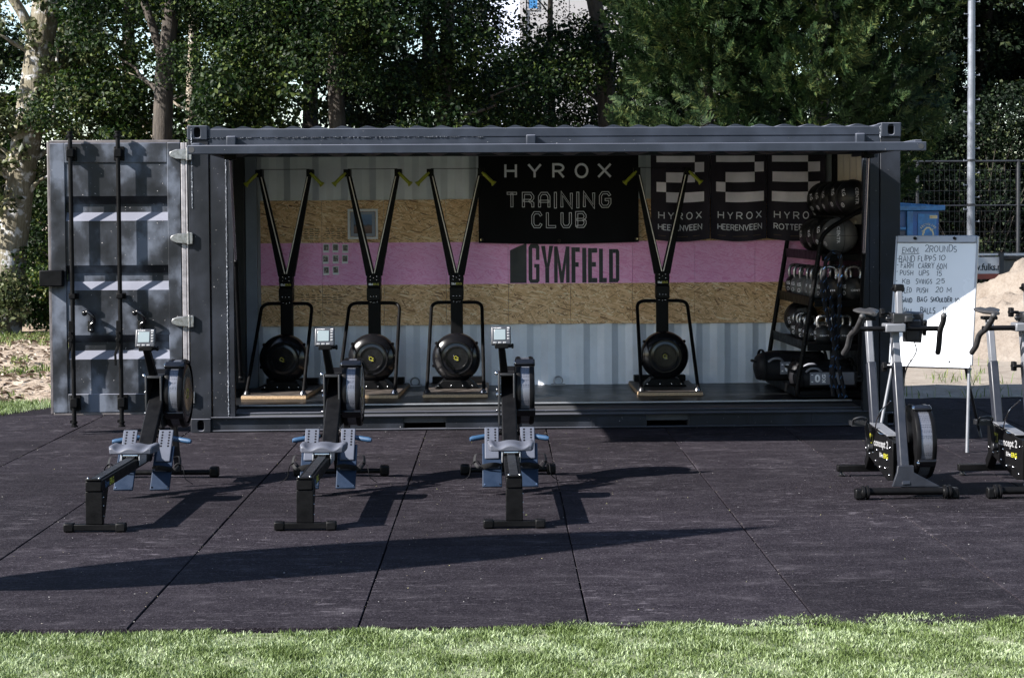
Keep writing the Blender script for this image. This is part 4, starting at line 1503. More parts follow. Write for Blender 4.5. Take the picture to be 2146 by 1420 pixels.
        q = [m @ Vector((s * .066, Ln * .75, .0)), m @ Vector((s * .105, Ln * .72, .02)), m @ Vector((s * .115, Ln * .55, .02)), m @ Vector((s * .095, Ln * .42, .03)), m @ Vector((s * .07, Ln * .40, .02))]
        MB().tube(bezier(q, 6), .010, 6, squash=.22).build('strap_loop', M['strap'], fb)
    # handle
    hb = MB().tube(bezier([(-.10, 1.655, .350), (-.05, 1.675, .357), (0, 1.68, .357), (.05, 1.675, .357), (.10, 1.655, .350)], 5), .012, 10)
    for x in (-.075, -.03, .03, .075):
        hb.tube([(x, 1.675, .355), (x * .35, 1.73, .395)], .0045, 6)
    hd = hb.build('handle', M['black_plastic'], t)
    for s in (-1, 1):
        MB().tube([(s * .085, 1.66, .349), (s * .10, 1.657, .348), (s * .245, 1.605, .330), (s * .262, 1.60, .328)], [.013, .0175, .0175, .012], 14).build('grip', M['blue_grip'], hd)
    MB().tube([(0, 1.73, .40), (-.012, 1.90, .66)], .006, 6).build('chain', M['chrome'], t)
    # main frame
    MB().beam((0, 1.34, .25), (.0, 2.02, .76), .060, .10, (1, 0, 0)).build('main_frame', M['black_metal'], t, .008)
    fr = MB()
    fr.box(-.070, -.056, 1.74, 2.0, .40, .752)
    fr.box(.030, .044, 1.74, 2.0, .40, .752)
    fr.box(-.0555, .0295, 1.74, 2.0, .735, .752)
    fr.box(-.0555, .0295, 1.745, 1.76, .40, .418)
    fr.build('chain_guide', M['dark_metal'], t, .004)
    ax = MB().cyl((-.085, 1.85, .60), (.0, 1.85, .60), .016, 12)
    ax.sphere((-.082, 1.79, .75), .014, 10, 8)
    ax.sphere((-.078, 1.79, .64), .008, 8, 6)
    ax.sphere((-.078, 1.79, .50), .008, 8, 6)
    ax.build('guide_bolt', M['chrome'], t)
    MB().beam((.055, 2.22, .05), (.055, 2.00, .62), .034, .045, (1, 0, 0)).build('front_leg', M['dark_metal'], t, .006)
    MB().beam((-.02, 2.24, .05), (-.02, 1.95, .44), .05, .05, (1, 0, 0)).build('front_leg', M['black_metal'], t, .006)
    MB().tube([(-.30, 2.25, .035), (.30, 2.25, .035)], .0185, 12).build('front_foot', M['black_metal'], t)
    for s in (-1, 1):
        MB().box(s * .302 - .033, s * .302 + .033, 2.215, 2.285, .002, .076).build('foot_roller', M['black_plastic'], t, .016, 3)
    # fan
    cx, cy, cz, r = .112, 1.98, .615, .232
    side = [(.0, -.060), (.10, -.060), (.14, -.066), (.195, -.058), (.222, -.044), (.2255, -.030)]
    f = MB().lathe(side, (cx, cy, cz), 'x', 48)
    f.lathe([(a, -b) for a, b in side], (cx, cy, cz), 'x', 48)
    f = f.build('fan_housing', M['gloss_black'], t, angle=30)
    MB().lathe([(.2255, -.0298), (.226, -.024), (.226, .024), (.2255, .0298)], (cx, cy, cz), 'x', 64).build('fan_band', M['perf'], t)
    for s in (-1, 1):
        MB().lathe([(.220, s * .028), (.232, s * .030), (.234, s * .044), (.228, s * .060), (.205, s * .064)], (cx, cy, cz), 'x', 56).build('housing_rim', M['black_plastic'], f)
    for a in (58, -33):
        c, q = math.cos(R(a)), math.sin(R(a))
        p = Vector((cx, cy - c * .236, cz + q * .236))
        m = Matrix.Translation(p) @ Matrix.Rotation(R(90 - a), 4, 'X')
        MB().box(-.068, .068, -.028, .028, -.016, .014, m).build('housing_clamp', M['gloss_black'], f, .008, 3)
        MB().cyl((cx - .073, p.y, p.z), (cx - .05, p.y, p.z), .011, 10).build('clamp_bolt', M['chrome'], f)
    em = MB()
    mp = lambda u, v, d: (cx + .0605 + d, cy + u, cz + v)
    ribbon(em, _arc(-.01, 0, .03, .03, 40, 320, 10), .012, mp, .001)
    ribbon(em, [(.005, .014), (.02, .024), (.034, .010), (.01, -.024), (.038, -.024)], .010, mp, .0014)
    em.build('emblem', M['yel_print'], f, flat=True, recalc=False)
    # monitor on its arm
    MB().beam((-.028, 1.84, .735), (-.048, 1.70, .945), .056, .052, (1, 0, 0), .050, .044).build('monitor_arm', M['black_metal'], t, .008)
    nk = MB().box(-.092, .0, 1.66, 1.73, .925, .960)
    nk.cyl((-.085, 1.70, .94), (.020, 1.70, .94), .012, 10)
    nk.cyl((.018, 1.70, .94), (.034, 1.70, .94), .018, 8)
    nk.build('arm_clamp', M['black_plastic'], t, .006)
    m = Matrix.Translation((-.050, 1.675, 1.012)) @ Matrix.Rotation(R(-14), 4, 'X')
    mo = MB().box(-.066, .066, 0, .036, -.062, .062, m).build('monitor', M['mon'], t, .009, 3)
    MB().box(-.047, .030, -.0035, .004, -.030, .042, m).build('screen', M['lcd'], mo, .002)
    for x in (-.040, -.008, .024):
        MB().box(x - .012, x + .012, -.003, .004, -.054, -.042, m).build('button', M['button'], mo, .003)
    for z in (.036, .017, -.002, -.021):
        MB().box(.040, .057, -.003, .004, z - .006, z + .006, m).build('button', M['button'], mo, .003)
    a = MB()
    mp = lambda u, v, d: tuple(m @ Vector((u, -.001 - d, v)))
    put_text(a, 'concept2', -.050, .0, .048, .055, mp, .001, .02)
    put_text(a, 'PM5', .040, .056, .048, .055, mp, .001, .02)
    a.build('lettering', M['white_print'], mo, flat=True, recalc=False)
    return t


row0 = make_rower()
index_kids()
for i, (a, b2, lab) in enumerate([((.148, -4.985), (.247, -2.73), 'grey seated rowing machine farthest left, in front of the opened container door'),
                                 ((1.360, -5.010), (1.435, -2.76), 'grey seated rowing machine in the middle of the three, second from the left'),
                                 ((2.568, -5.022), (2.602, -2.77), 'grey seated rowing machine farthest right of the three, seen straight along its rail')]):
    o = row0 if i == 0 else copy_tree(row0)
    o.location = (a[0], a[1], 0)
    o.rotation_euler = (0, 0, math.atan2(-(b2[0] - a[0]), b2[1] - a[1]))
    tag(o, lab, 'rowing machine', 'rowing machines facing the container')


# ================================================================== STATIONARY BIKES
def make_bike():
    t = thing('stationary_bike', 'x', 'exercise bike')
    MB().tube([(-.27, 0, .050), (.27, 0, .050)], .024, 14).build('front_bar', M['black_metal'], t)
    for s in (-1, 1):
        w = MB().lathe([(.0, -.034), (.026, -.034), (.030, -.026), (.042, -.024), (.044, -.012), (.036, -.008), (.036, .002), (.044, .006), (.043, .018), (.030, .022), (.0, .022)], (s * .262, -.004, .046), 'x', 20)
        w.build('transport_wheel', M['black_plastic'], t)
        MB().box(s * .308 - .024, s * .308 + .024, -.03, .03, .004, .070).build('bar_cap', M['black_plastic'], t, .010)
    MB().prism([(-.085, .075), (.225, .072), (.21, .082), (.055, .165), (.052, .21), (-.05, .21), (-.055, .165)], 'xz', .025, .05).build('gusset', M['navy_metal'], t, .004)
    MB().beam((.004, .06, .075), (.0, .27, .845), .088, .06, (1, 0, 0), .078, .055).build('front_post', M['navy_metal'], t, .008)
    MB().beam((.0, .268, .838), (.0, .345, 1.12), .070, .046, (1, 0, 0)).build('inner_post', M['silver2'], t, .006)
    tp = MB().beam((.026, .30, 1.10), (.028, .34, 1.335), .056, .040, (1, 0, 0)).build('top_post', M['silver2'], t, .006)
    MB().box(-.004, .060, .305, .375, 1.300, 1.350).build('post_cap', M['black_plastic'], tp, .010)
    MB().tube([(.0, .34, 1.33), (-.022, .33, 1.318)], .008, 8).build('cap_lever', M['black_plastic'], tp)
    # knobs with flower grip
    for z, y in ((.82, .245), (1.165, .31)):
        kb = MB()
        pr = []
        for j in range(24):
            rr_ = .030 + .006 * math.cos(j * math.pi / 2.0)
            pr.append((y + rr_ * math.cos(2 * math.pi * j / 24), z + rr_ * math.sin(2 * math.pi * j / 24)))
        kb.prism(pr, 'yz', -.100, -.072)
        kb.cyl((-.0718, y, z), (-.036, y, z), .010, 10)
        kb.build('clamp_knob', M['black_plastic'], t, .004)
    # handlebar
    st = MB().box(-.085, .045, .20, .33, 1.045, 1.10).build('stem', M['silver2'], t, .008)
    ad = MB().box(-.03, .10, .24, .40, 1.102, 1.165)
    ad.cyl((-.065, .30, 1.13), (.12, .30, 1.13), .014, 10)
    ad.box(.04, .09, .20, .24, 1.11, 1.15)
    ad.build('bar_adjuster', M['dark_metal'], t, .006)
    hbm = MB().tube([(-.295, .24, 1.065), (-.18, .235, 1.068), (.16, .235, 1.068), (.27, .24, 1.065)], .0165, 12)
    hb = hbm.build('handlebar', M['black_plastic'], t)
    for s in (-1, 1):
        q = [(s * .262, .10, 1.155), (s * .268, .14, 1.115), (s * .274, .22, 1.065), (s * .292, .31, 1.02), (s * .300, .36, .945), (s * .310, .42, .900)]
        g = MB().tube(bezier(q, 6), .0185, 12)
        g.sphere(q[0], .0205, 10, 8)
        g.sphere(q[-1], .0195, 10, 8)
        g.build('grip', M['grip'], hb)
    # monitor and phone holder, seen from behind
    m = Matrix.Translation((.135, .38, 1.065)) @ Matrix.Rotation(R(16), 4, 'X') @ Matrix.Rotation(R(-12), 4, 'Z')
    mo = MB().box(-.062, .062, 0, .04, -.105, .10, m)
    mo.box(-.035, .045, -.022, -.001, -.08, .06, m)
    mo = mo.build('monitor', M['mon'], t, .008)
    MB().box(.063, .088, -.01, .03, -.05, .05, m).build('phone_clip', M['black_plastic'], mo, .006)
    MB().box(-.056, .056, .0405, .043, -.03, .09, m).build('screen', M['lcd'], mo, .002)
    MB().tube(bezier([(.15, .40, .97), (.165, .42, .90), (.10, .40, .80), (.06, .33, .70), (.04, .30, .62)], 8), .0045, 6).build('monitor_cable', M['black_plastic'], t)
    MB().tube(bezier([(-.045, .24, .60), (-.10, .30, .52), (-.115, .36, .42), (-.08, .42, .37), (-.03, .45, .36)], 8), .0045, 6).build('brake_cable', M['chrome'], t)
    # body
    pl = [(.16, .345), (.16, .095), (.30, .075), (.93, .185), (.95, .375), (.90, .385)]
    bd = MB()
    for s in (-1, 1):
        bd.prism(pl, 'yz', s * .046 - .006, s * .046 + .006)
    bd = bd.build('body_panel', M['black_metal'], t, .004)
    MB().prism([(.17, .335), (.17, .105), (.30, .085), (.92, .195), (.93, .365)], 'yz', -.0395, .0395).build('chain_case', M['black_plastic'], t)
    MB().prism([(.35, .3565), (.35, .3645), (.86, .3935), (.86, .3855)], 'yz', -.040, .040).build('top_plate', M['silver2'], t, .002)
    bo = MB()
    for y, z in ((.24, .12), (.36, .15), (.5, .14), (.62, .165), (.80, .19), (.90, .215), (.22, .30), (.86, .34), (.44, .22), (.58, .24), (.30, .21), (.70, .21)):
        bo.sphere((-.053, y, z), .0075, 8, 6)
    bo.build('panel_bolt', M['chrome'], t)['kind'] = 'stuff'
    mp = lambda u, v, d: (-.0525 - d, .84 - u, v + .06 * u)
    a = MB()
    ribbon(a, [(.105, .315), (.055, .315), (.055, .255), (.105, .255)], .020, mp, .001)
    ribbon(a, [(.115, .315), (.150, .315), (.132, .315), (.132, .255), (.115, .255), (.150, .255)], .013, mp, .0014)
    a.build('emblem', M['yel_print'], bd, flat=True, recalc=False)
    a = MB()
    put_text(a, 'concept 2', .165, .565, .235, .300, mp, .001, .02)
    a.build('lettering', M['side_print'], bd, flat=True, recalc=False)
    a = MB()
    put_text(a, 'Bike', .33, .43, .185, .215, mp, .001, .02)
    a.build('lettering', M['side_print'], bd, flat=True, recalc=False)
    a = MB()
    put_text(a, 'ERG', .44, .56, .183, .215, mp, .001, .02)
    a.build('lettering', M['yel_print'], bd, flat=True, recalc=False)
    # saddle and its post
    MB().beam((0, .86, .335), (0, 1.0, .79), .078, .055, (1, 0, 0)).build('seat_tube', M['navy_metal'], t, .008)
    MB().beam((0, .995, .785), (0, 1.09, 1.09), .064, .042, (1, 0, 0)).build('seat_post', M['silver2'], t, .006)
    MB().box(-.05, .05, 1.05, 1.13, 1.075, 1.098).build('saddle_clamp', M['black_metal'], t, .004)
    sd = []
    for (y, w, z, hh) in ((.90, .020, 1.125, .018), (.94, .028, 1.130, .024), (1.02, .040, 1.128, .026), (1.09, .070, 1.130, .030), (1.14, .092, 1.138, .032), (1.18, .086, 1.142, .030), (1.20, .05, 1.14, .02)):
        ring_ = []
        for j in range(16):
            a_ = 2 * math.pi * j / 16
            ring_.append((w * math.cos(a_), y, z + hh * .6 * math.sin(a_) - (.010 if abs(math.cos(a_)) < .3 and math.sin(a_) > 0 else 0)))
        sd.append(ring_)
    sm = MB()
    sm.add([p for r_ in sd for p in r_], [(i * 16 + j, i * 16 + (j + 1) % 16, (i + 1) * 16 + (j + 1) % 16, (i + 1) * 16 + j) for i in range(len(sd) - 1) for j in range(16)] + [tuple(range(16)), tuple(range((len(sd) - 1) * 16, len(sd) * 16))])
    sm.build('saddle', M['grip'], t, angle=60)
    # rear leg and bar
    MB().beam((0, .88, .25), (0, 1.06, .075), .066, .055, (1, 0, 0)).build('rear_leg', M['black_metal'], t, .006)
    MB().box(-.22, .22, 1.04, 1.09, .032, .078).build('rear_bar', M['black_metal'], t, .006)
    for s in (-1, 1):
        MB().lathe([(.0, 0), (.024, 0), (.026, .008), (.014, .016), (.010, .032), (.0, .032)], (s * .19, 1.065, 0), 'z', 14).build('levelling_foot', M['dark_metal'], t)
    # cranks and cage pedals
    for s in (-1, 1):
        a_ = Vector((s * .078, .70, .245))
        b_ = a_ + Vector((s * .030, -.03 * s * -1, .165 * (1 if s < 0 else -1)))
        cr = MB().beam(a_, b_, .020, .026, (1, 0, 0))
        cr.cyl((s * .054, .70, .245), (s * .092, .70, .245), .028, 16)
        cr = cr.build('crank', M['dark_metal'], t, .004)
        pd = MB()
        for dy in (-.04, .04):
            pd.box(b_.x + s * .012, b_.x + s * .105, b_.y + dy - .006, b_.y + dy + .006, b_.z - .016, b_.z + .016)
        for dx in (.012, .055, .098):
            pd.box(b_.x + s * dx - .004, b_.x + s * dx + .004, b_.y - .0335, b_.y + .0335, b_.z - .014, b_.z + .014)
        pd.cyl(b_, (b_.x + s * .10, b_.y, b_.z), .009, 8)
        q = bezier([(b_.x + s * .012, b_.y - .04, b_.z), (b_.x + s * .012, b_.y - .075, b_.z + .035), (b_.x + s * .055, b_.y - .095, b_.z + .05), (b_.x + s * .098, b_.y - .075, b_.z + .035), (b_.x + s * .098, b_.y - .04, b_.z)], 5)
        pd.tube(q, .007, 6)
        pd.build('pedal', M['dark_metal'], cr)
    # fan
    cx, cy, cz = .135, .25, .335
    side = [(.0, -.060), (.12, -.060), (.15, -.066), (.20, -.060), (.228, -.046), (.234, -.036)]
    f = MB().lathe(side, (cx, cy, cz), 'x', 48)
    f.lathe([(a_, -b_) for a_, b_ in side], (cx, cy, cz), 'x', 48)
    f = f.build('fan_housing', M['black_plastic'], t, angle=30)
    MB().lathe([(.234, -.0355), (.2345, -.028), (.2345, .028), (.234, .0355)], (cx, cy, cz), 'x', 64).build('fan_band', M['perf'], t)
    for s in (-1, 1):
        MB().lathe([(.230, s * .034), (.240, s * .036), (.241, s * .050), (.234, s * .064), (.205, s * .068)], (cx, cy, cz), 'x', 56).build('housing_rim', M['black_plastic'], f)
    for a0 in (66, -27):
        c, q = math.cos(R(a0)), math.sin(R(a0))
        p = Vector((cx, cy - c * .246, cz + q * .246))
        m = Matrix.Translation(p) @ Matrix.Rotation(R(90 - a0), 4, 'X')
        MB().box(-.060, .060, -.026, .026, -.014, .014, m).build('housing_clamp', M['gloss_black'], f, .010, 3)
        MB().cyl((cx - .066, p.y - .004, p.z), (cx - .05, p.y - .004, p.z), .016, 12).build('clamp_bolt', M['chrome'], f)
    return t


M['grip'] = simple('dark_grey_foam', (0.012, 0.0115, 0.0125), 0.6, 0, 0.1, 30, 0.1, 300)
bike0 = make_bike()
index_kids()
for i, (x, y, lab) in enumerate([(5.089, -4.10, 'exercise bike standing in front of the whiteboard, whole machine in view'), (5.928, -4.12, 'exercise bike at the right edge of the picture, partly cut off')]):
    o = bike0 if i == 0 else copy_tree(bike0)
    o.location = (x, y, 0)
    tag(o, lab, 'exercise bike', 'exercise bikes beside the whiteboard')

# ================================================================== WHITEBOARD EASEL
P0 = Vector((5.625, -1.445, .655))            # lower left corner of the writing face
ux = Vector((math.cos(R(-30)), math.sin(R(-30)), 0))
bk = Vector((math.sin(R(30)), math.cos(R(30)), 0))
vy = (Vector((0, 0, 1)) * .985 + bk * .19).normalized()
nr = ux.cross(vy).normalized()                # out of the board, towards the camera
BW, BH = .62, 1.0
es = thing('whiteboard_easel', 'white flipchart easel with a handwritten workout list standing right of the container', 'whiteboard', (5.87, -1.6, 0))
OFF = Vector(es.location)
def bp(u, v, d=0.0):
    return tuple(P0 + ux * u + vy * v + nr * d - OFF)
bm_ = Matrix((( *[ux.x, vy.x, nr.x], P0.x - OFF.x), (*[ux.y, vy.y, nr.y], P0.y - OFF.y), (*[ux.z, vy.z, nr.z], P0.z - OFF.z), (0, 0, 0, 1)))
board = MB().box(0, BW, .03, BH - .055, -.012, .0, bm_).build('board', M['whiteboard'], es, .002)
fr = MB()
fr.box(-.014, -.0005, 0.0, BH, -.022, .006, bm_)
fr.box(BW + .0005, BW + .014, 0.0, BH, -.022, .006, bm_)
M['board_frame'] = simple('grey_board_frame', (0.20, 0.21, 0.235), 0.4, 0.4)
fr.build('side_trim', M['board_frame'], es, .002)
hd = MB().box(0.0, BW, BH - .0545, BH + .004, -.02, .014, bm_).build('clamp_bar', M['board_frame'], es, .006)
for u in (.145, .455):
    MB().cyl(bp(u, BH - .022, .0145), bp(u, BH - .022, .034), .012, 12).build('clamp_knob', M['black_plastic'], hd)
tr = MB().box(0.0, BW, -.018, .0295, -.02, .006, bm_)
tr.box(-.01, BW + .01, -.030, -.0185, -.02, .060, bm_)
tr.build('pen_tray', M['silver'], es, .003)
pt = MB()
for u in (.16, .46):
    pt.cyl(bp(u, .022, .0065), bp(u, .022, .010), .007, 10)
pt.build('tray_screw', M['black_plastic'], es)
mp = lambda u, v, d: bp(u, v, d)
ink = None
def hw(text, x0, x1, y0, y1, seed):
    y0, y1 = .905 - (.868 - y0) * .826 - .012, .905 - (.868 - y1) * .826 - .006
    stroke_text(ink, text, x0, x1, y0, y1, .0053 if y0 > .5 else .0070, mp, .0012, .09, seed, .26)
ink = MB()
hw('EMOM', .045, .165, .838, .880, 1)
hw('2ROUNDS', .225, .470, .846, .896, 2)
ribbon(ink, [(.035, .855), (.10, .857), (.18, .862)], .005, mp, .0012)
ink.build('handwriting', M['ink'], board, flat=True, recalc=False)
ink = MB()
hw('BAND', .022, .142, .752, .800, 3)
hw('FLIPPS', .172, .310, .760, .806, 4)
hw('10', .332, .382, .764, .802, 5)
ribbon(ink, [(.006, 0.8207), (.018, 0.8217)], .005, mp, .0012)
ink.build('handwriting', M['ink'], board, flat=True, recalc=False)
ink = MB()
hw('FARM', .040, .138, .690, .732, 6)
hw('CARRY', .178, .300, .692, .735, 7)
hw('60M', .322, .400, .680, .730, 8)
ribbon(ink, [(.006, 0.7711), (.018, 0.7721)], .005, mp, .0012)
ink.build('handwriting', M['ink'], board, flat=True, recalc=False)
ink = MB()
hw('PUSH', .036, .140, .622, .664, 9)
hw('UPS', .186, .265, .622, .662, 10)
hw('15', .322, .362, .620, .656, 11)
ribbon(ink, [(.006, 0.7191), (.018, 0.7201)], .005, mp, .0012)
ink.build('handwriting', M['ink'], board, flat=True, recalc=False)
ink = MB()
hw('KB', .058, .118, .542, .580, 12)
hw('SWINGS', .164, .292, .544, .582, 13)
hw('25', .325, .390, .548, .584, 14)
ribbon(ink, [(.006, 0.6447), (.018, 0.6457)], .005, mp, .0012)
ink.build('handwriting', M['ink'], board, flat=True, recalc=False)
ink = MB()
hw('SLED', .056, .134, .455, .495, 15)
hw('PUSH', .176, .262, .460, .498, 16)
hw('20', .325, .378, .465, .503, 17)
hw('M', .412, .442, .465, .502, 18)
ink.build('handwriting', M['ink'], board, flat=True, recalc=False)
ink = MB()
hw('SAND', .058, .142, .365, .402, 19)
hw('BAG', .184, .258, .370, .405, 20)
hw('SHOULDER', .288, .455, .374, .410, 21)
hw('10', .476, .512, .366, .402, 22)
ink.build('handwriting', M['ink'], board, flat=True, recalc=False)
ink = MB()
hw('WALL', .062, .152, .258, .300, 23)
hw('BALLS', .214, .326, .264, .306, 24)
hw('15', .384, .424, .272, .312, 25)
ink.build('handwriting', M['ink'], board, flat=True, recalc=False)
lgp = [((.61, -.03), (6.112, -1.85, 0)), ((.01, -.03), (5.50, -1.515, 0))]
for (u, v), g in lgp:
    a = Vector(bp(u, v, -.01))
    b_ = Vector(g) - OFF
    MB().cyl(a, b_, .0125, 12).build('leg', M['silver2'], es)
    MB().sphere(a, .018, 10, 8).build('leg_joint', M['silver'], es)
for u, g in ((.58, (6.50, -.87, 0)), (.10, (5.93, -.55, 0))):
    MB().cyl(Vector(bp(u, -.02, -.025)), Vector(g) - OFF, .0115, 12).build('rear_leg', M['dark_metal'], es)
    d = (Vector(bp(u, .0, -.025)) - (Vector(g) - OFF)).normalized()
    MB().cyl(Vector(g) - OFF + d * .13, Vector(g) - OFF, .0135, 12).build('leg_tip', M['silver'], es)
MB().box(.05, BW - .05, .3, .36, -.03, -.0125, bm_).build('back_rail', M['silver'], es)

# ================================================================== BANNERS, FLAGS, PICTURES
def hang(x0, x1, z0, z1, y, amp, fr, sag=0.0, seed=0, taper=0.0):
    ph = seed * 1.7
    def S(u, v, d=0.0):
        t = (u - x0) / (x1 - x0)
        k = (z1 - v) / (z1 - z0)
        w = amp * (.25 + k) * (math.sin(u * fr + ph) + .5 * math.sin(u * fr * 2.3 + ph * 2 + v * 2))
        return (u + taper * k * (t - .5), y + w - d, v - sag * math.sin(math.pi * t) * k)
    return S


S = hang(2.485, 4.045, 1.562, 2.47, 2.27, .010, 6.0, .016, 1)
bn = MB()
bn.grid(lambda u, v: S(2.485 + u * 1.56, 1.562 + v * .908), 40, 20)
bn.grid(lambda u, v: S(2.485 + u * 1.56, 1.562 + v * .908, -.003), 40, 20)
banner = tag(bn.build('club_banner', M['banner'], None, recalc=False), 'big black cloth banner with white club lettering hung on the back wall', 'banner')
a = MB()
x0, x1 = 2.748, 3.772
for c, (u0, u1) in zip('HYROX', ((2.748, 2.850), (2.972, 3.092), (3.215, 3.315), (3.432, 3.544), (3.652, 3.772))):
    a = MB()
    stroke_text(a, c, u0, u1, 2.198, 2.322, .021, S, .0025)
    a.build('letter', M['grey_print'], banner, flat=True, recalc=False)
# double-line letters with chamfered corners
def chamf(c):
    k = .22
    o = {'T': [[(0, 1), (1, 1)], [(.5, 1), (.5, 0)]],
         'R': [[(0, 0), (0, 1), (.78, 1), (1, .78), (1, .66), (.82, .48), (0, .48)], [(.62, .48), (1, .28), (1, 0)]],
         'A': [[(0, 0), (0, .78), (k, 1), (1 - k, 1), (1, .78), (1, 0)], [(0, .42), (1, .42)]],
         'I': [[(.5, 0), (.5, 1)]],
         'N': [[(0, 0), (0, 1), (1, 0), (1, 1)]],
         'G': [[(1, .80), (.80, 1), (k, 1), (0, .78), (0, .22), (k, 0), (.78, 0), (1, .22), (1, .50), (.5, .50)]],
         'C': [[(1, .80), (.80, 1), (k, 1), (0, .78), (0, .22), (k, 0), (.80, 0), (1, .20)]],
         'L': [[(0, 1), (0, 0), (1, 0)]],
         'U': [[(0, 1), (0, .22), (k, 0), (1 - k, 0), (1, .22), (1, 1)]],
         'B': [[(0, 0), (0, 1), (.76, 1), (1, .80), (1, .66), (.82, .5), (0, .5)], [(.82, .5), (1, .36), (1, .20), (.78, 0), (0, 0)]]}
    return o[c]
def outline(mb, line, half, wt, mapf, depth):
    L_, R_ = [], []
    n = len(line)
    for i, p in enumerate(line):
        p = Vector(p)
        a_, b_ = Vector(line[max(i - 1, 0)]), Vector(line[min(i + 1, n - 1)])
        d1 = (p - a_).normalized() if i > 0 else (b_ - p).normalized()
        d2 = (b_ - p).normalized() if i < n - 1 else d1
        m_ = (Vector((-d1.y, d1.x)) + Vector((-d2.y, d2.x))).normalized()
        c_ = max(.5, m_.dot(Vector((-d1.y, d1.x))))
        e = Vector((0, 0))
        L_.append(tuple(p + m_ * half / c_))
        R_.append(tuple(p - m_ * half / c_))
    ribbon(mb, L_ + R_[::-1], wt, mapf, depth, closed=True)
a = MB()
def dbl(text, x0, x1, y0, y1, gap):
    ws = [.16 if c == 'I' else 1.0 for c in text]
    tot = sum(ws) + gap * (len(text) - 1)
    sx = (x1 - x0) / tot
    x = x0
    k = 0
    for c, w in zip(text, ws):
        for line in chamf(c):
            if c == 'I':
                pts = [(x + sx * w * .5, y0 + (y1 - y0) * v) for u, v in line]
            else:
                pts = [(x + .012 + (sx * w - .024) * u, y0 + .010 + (y1 - y0 - .02) * v) for u, v in line]
            outline(a, pts, .0105, .0055, S, .0025 + .0004 * (k % 3))
            k += 1
        x += sx * (w + gap)
dbl('TRAINING', 2.752, 3.775, 1.905, 2.055, .36)
dbl('CLUB', 3.0, 3.532, 1.718, 1.870, .36)
a.build('outline_lettering', M['grey_print'], banner, flat=True, recalc=False)
for u in (2.515, 3.27, 4.018):
    c = S(u, 1.592, .003)
    MB().lathe([(.006, -.001), (.008, .004), (.014, .004), (.016, -.001)], c, 'y', 16).build('eyelet', M['brass'], banner)
flags = [(4.160, 4.735, 'HEERENVEEN', '2', 'dark hanging flag with figure two, left one of the pair naming the same town', 'H'),
         (4.742, 5.288, 'HEERENVEEN', '2', 'dark hanging flag with figure two, right one of the pair', 'H'),
         (5.294, 5.870, 'ROTTERDAM', '3', 'dark hanging flag with figure three, half hidden behind the balls', 'R')]
for i, (x0, x1, town, fig, lab, _q) in enumerate(flags):
    z1, z0 = 2.47, 1.590
    S = hang(x0, x1, z0, z1, 2.232 - .004 * i, .017, 12.0, .030, i + 2, .0)
    fm = MB()
    fm.grid(lambda u, v: S(x0 + u * (x1 - x0), z0 + v * (z1 - z0)), 36, 22)
    fm.grid(lambda u, v: S(x0 + u * (x1 - x0), z0 + v * (z1 - z0), -.003), 36, 22)
    fl = tag(fm.build('hanging_flag', M['flag'], None, recalc=False), lab, 'flag', 'flags hung on the back wall')
    pr = MB()
    w = x1 - x0
    c0, c1, c2, c3, c4 = x0 + .055, x0 + .147, x0 + .43 - (.03 if fig == '3' else 0), x0 + .52, x0 + .52
    def row(za, zb, xa, xb):
        pr.grid(lambda u, v: S(xa + u * (xb - xa), za + v * (zb - za), .0022), 12, 4)
    row(2.335, 2.395, c0 if fig == '2' else c0 - .005, c2)
    row(2.241, 2.3345, c2 + .0005, c3)
    row(2.146, 2.2405, c1 if fig == '2' else c0, c2)
    if fig == '2':
        row(2.053, 2.1455, c0, c1 - .0005)
        row(1.958, 2.0525, c1, c3)
    else:
        row(2.053, 2.1455, c2 + .0005, c3)
        row(1.958, 2.0525, c0 - .005, c2)
    pr.build('figure_print', M['flag_white'], fl, flat=False, recalc=False)
    a = MB()
    q = np.linspace(x0 + .075, x0 + .50, 6)
    for j, c in enumerate('HYROX'):
        xx = x0 + .075 + j * .092
        stroke_text(a, c, xx, xx + .052, 1.80, 1.862, .0092, S, .0022)
    stroke_text(a, town, x0 + .072, x0 + .497, 1.695, 1.745, .0085, S, .0022, gap=.20)
    a.build('lettering', M['grey_print'], fl, flat=True, recalc=False)
    a = MB()
    for (xa, xb) in ((.07, .14), (.22, .36), (.41, .48)):
        xx = xa
        while xx < xb:
            w_ = random.uniform(.006, .012)
            rect_patch(a, x0 + xx, x0 + xx + w_, 1.633, 1.640, S, .0022)
            xx += w_ + .003
    a.build('small_print', M['stamp'], fl, flat=True)

fr = thing('picture_frame', 'square white framed picture hung on the strand board', 'picture', (1.359, 2.345, 1.752))
o_ = MB()
hw_, t_ = .147, .022
o_.box(-hw_, hw_, -.018, 0, hw_ - t_, hw_)
o_.box(-hw_, hw_, -.018, 0, -hw_, -hw_ + t_)
o_.box(-hw_, -hw_ + t_, -.018, 0, -hw_ + t_ + .0005, hw_ - t_ - .0005)
o_.box(hw_ - t_, hw_, -.018, 0, -hw_ + t_ + .0005, hw_ - t_ - .0005)
o_.build('frame', M['white_frame'], fr, .003)
MB().box(-.12, .12, -.006, -.002, -.12, .12).build('mount', M['mount'], fr)
m, nt, b = new_mat('landscape_print')
co = objcoord(nt)
sx = nt.nodes.new('ShaderNodeSeparateXYZ')
nt.links.new(co, sx.inputs[0])
n = node(nt, 'ShaderNodeTexNoise', Scale=42.0, Detail=5.0)
nt.links.new(co, n.inputs['Vector'])
ma = nt.nodes.new('ShaderNodeMath')
ma.operation = 'MULTIPLY_ADD'
ma.inputs[1].default_value = .07
nt.links.new(n.outputs['Fac'], ma.inputs[0])
nt.links.new(sx.outputs[2], ma.inputs[2])
mr = node(nt, 'ShaderNodeMapRange')
mr.inputs['From Min'].default_value = -.05
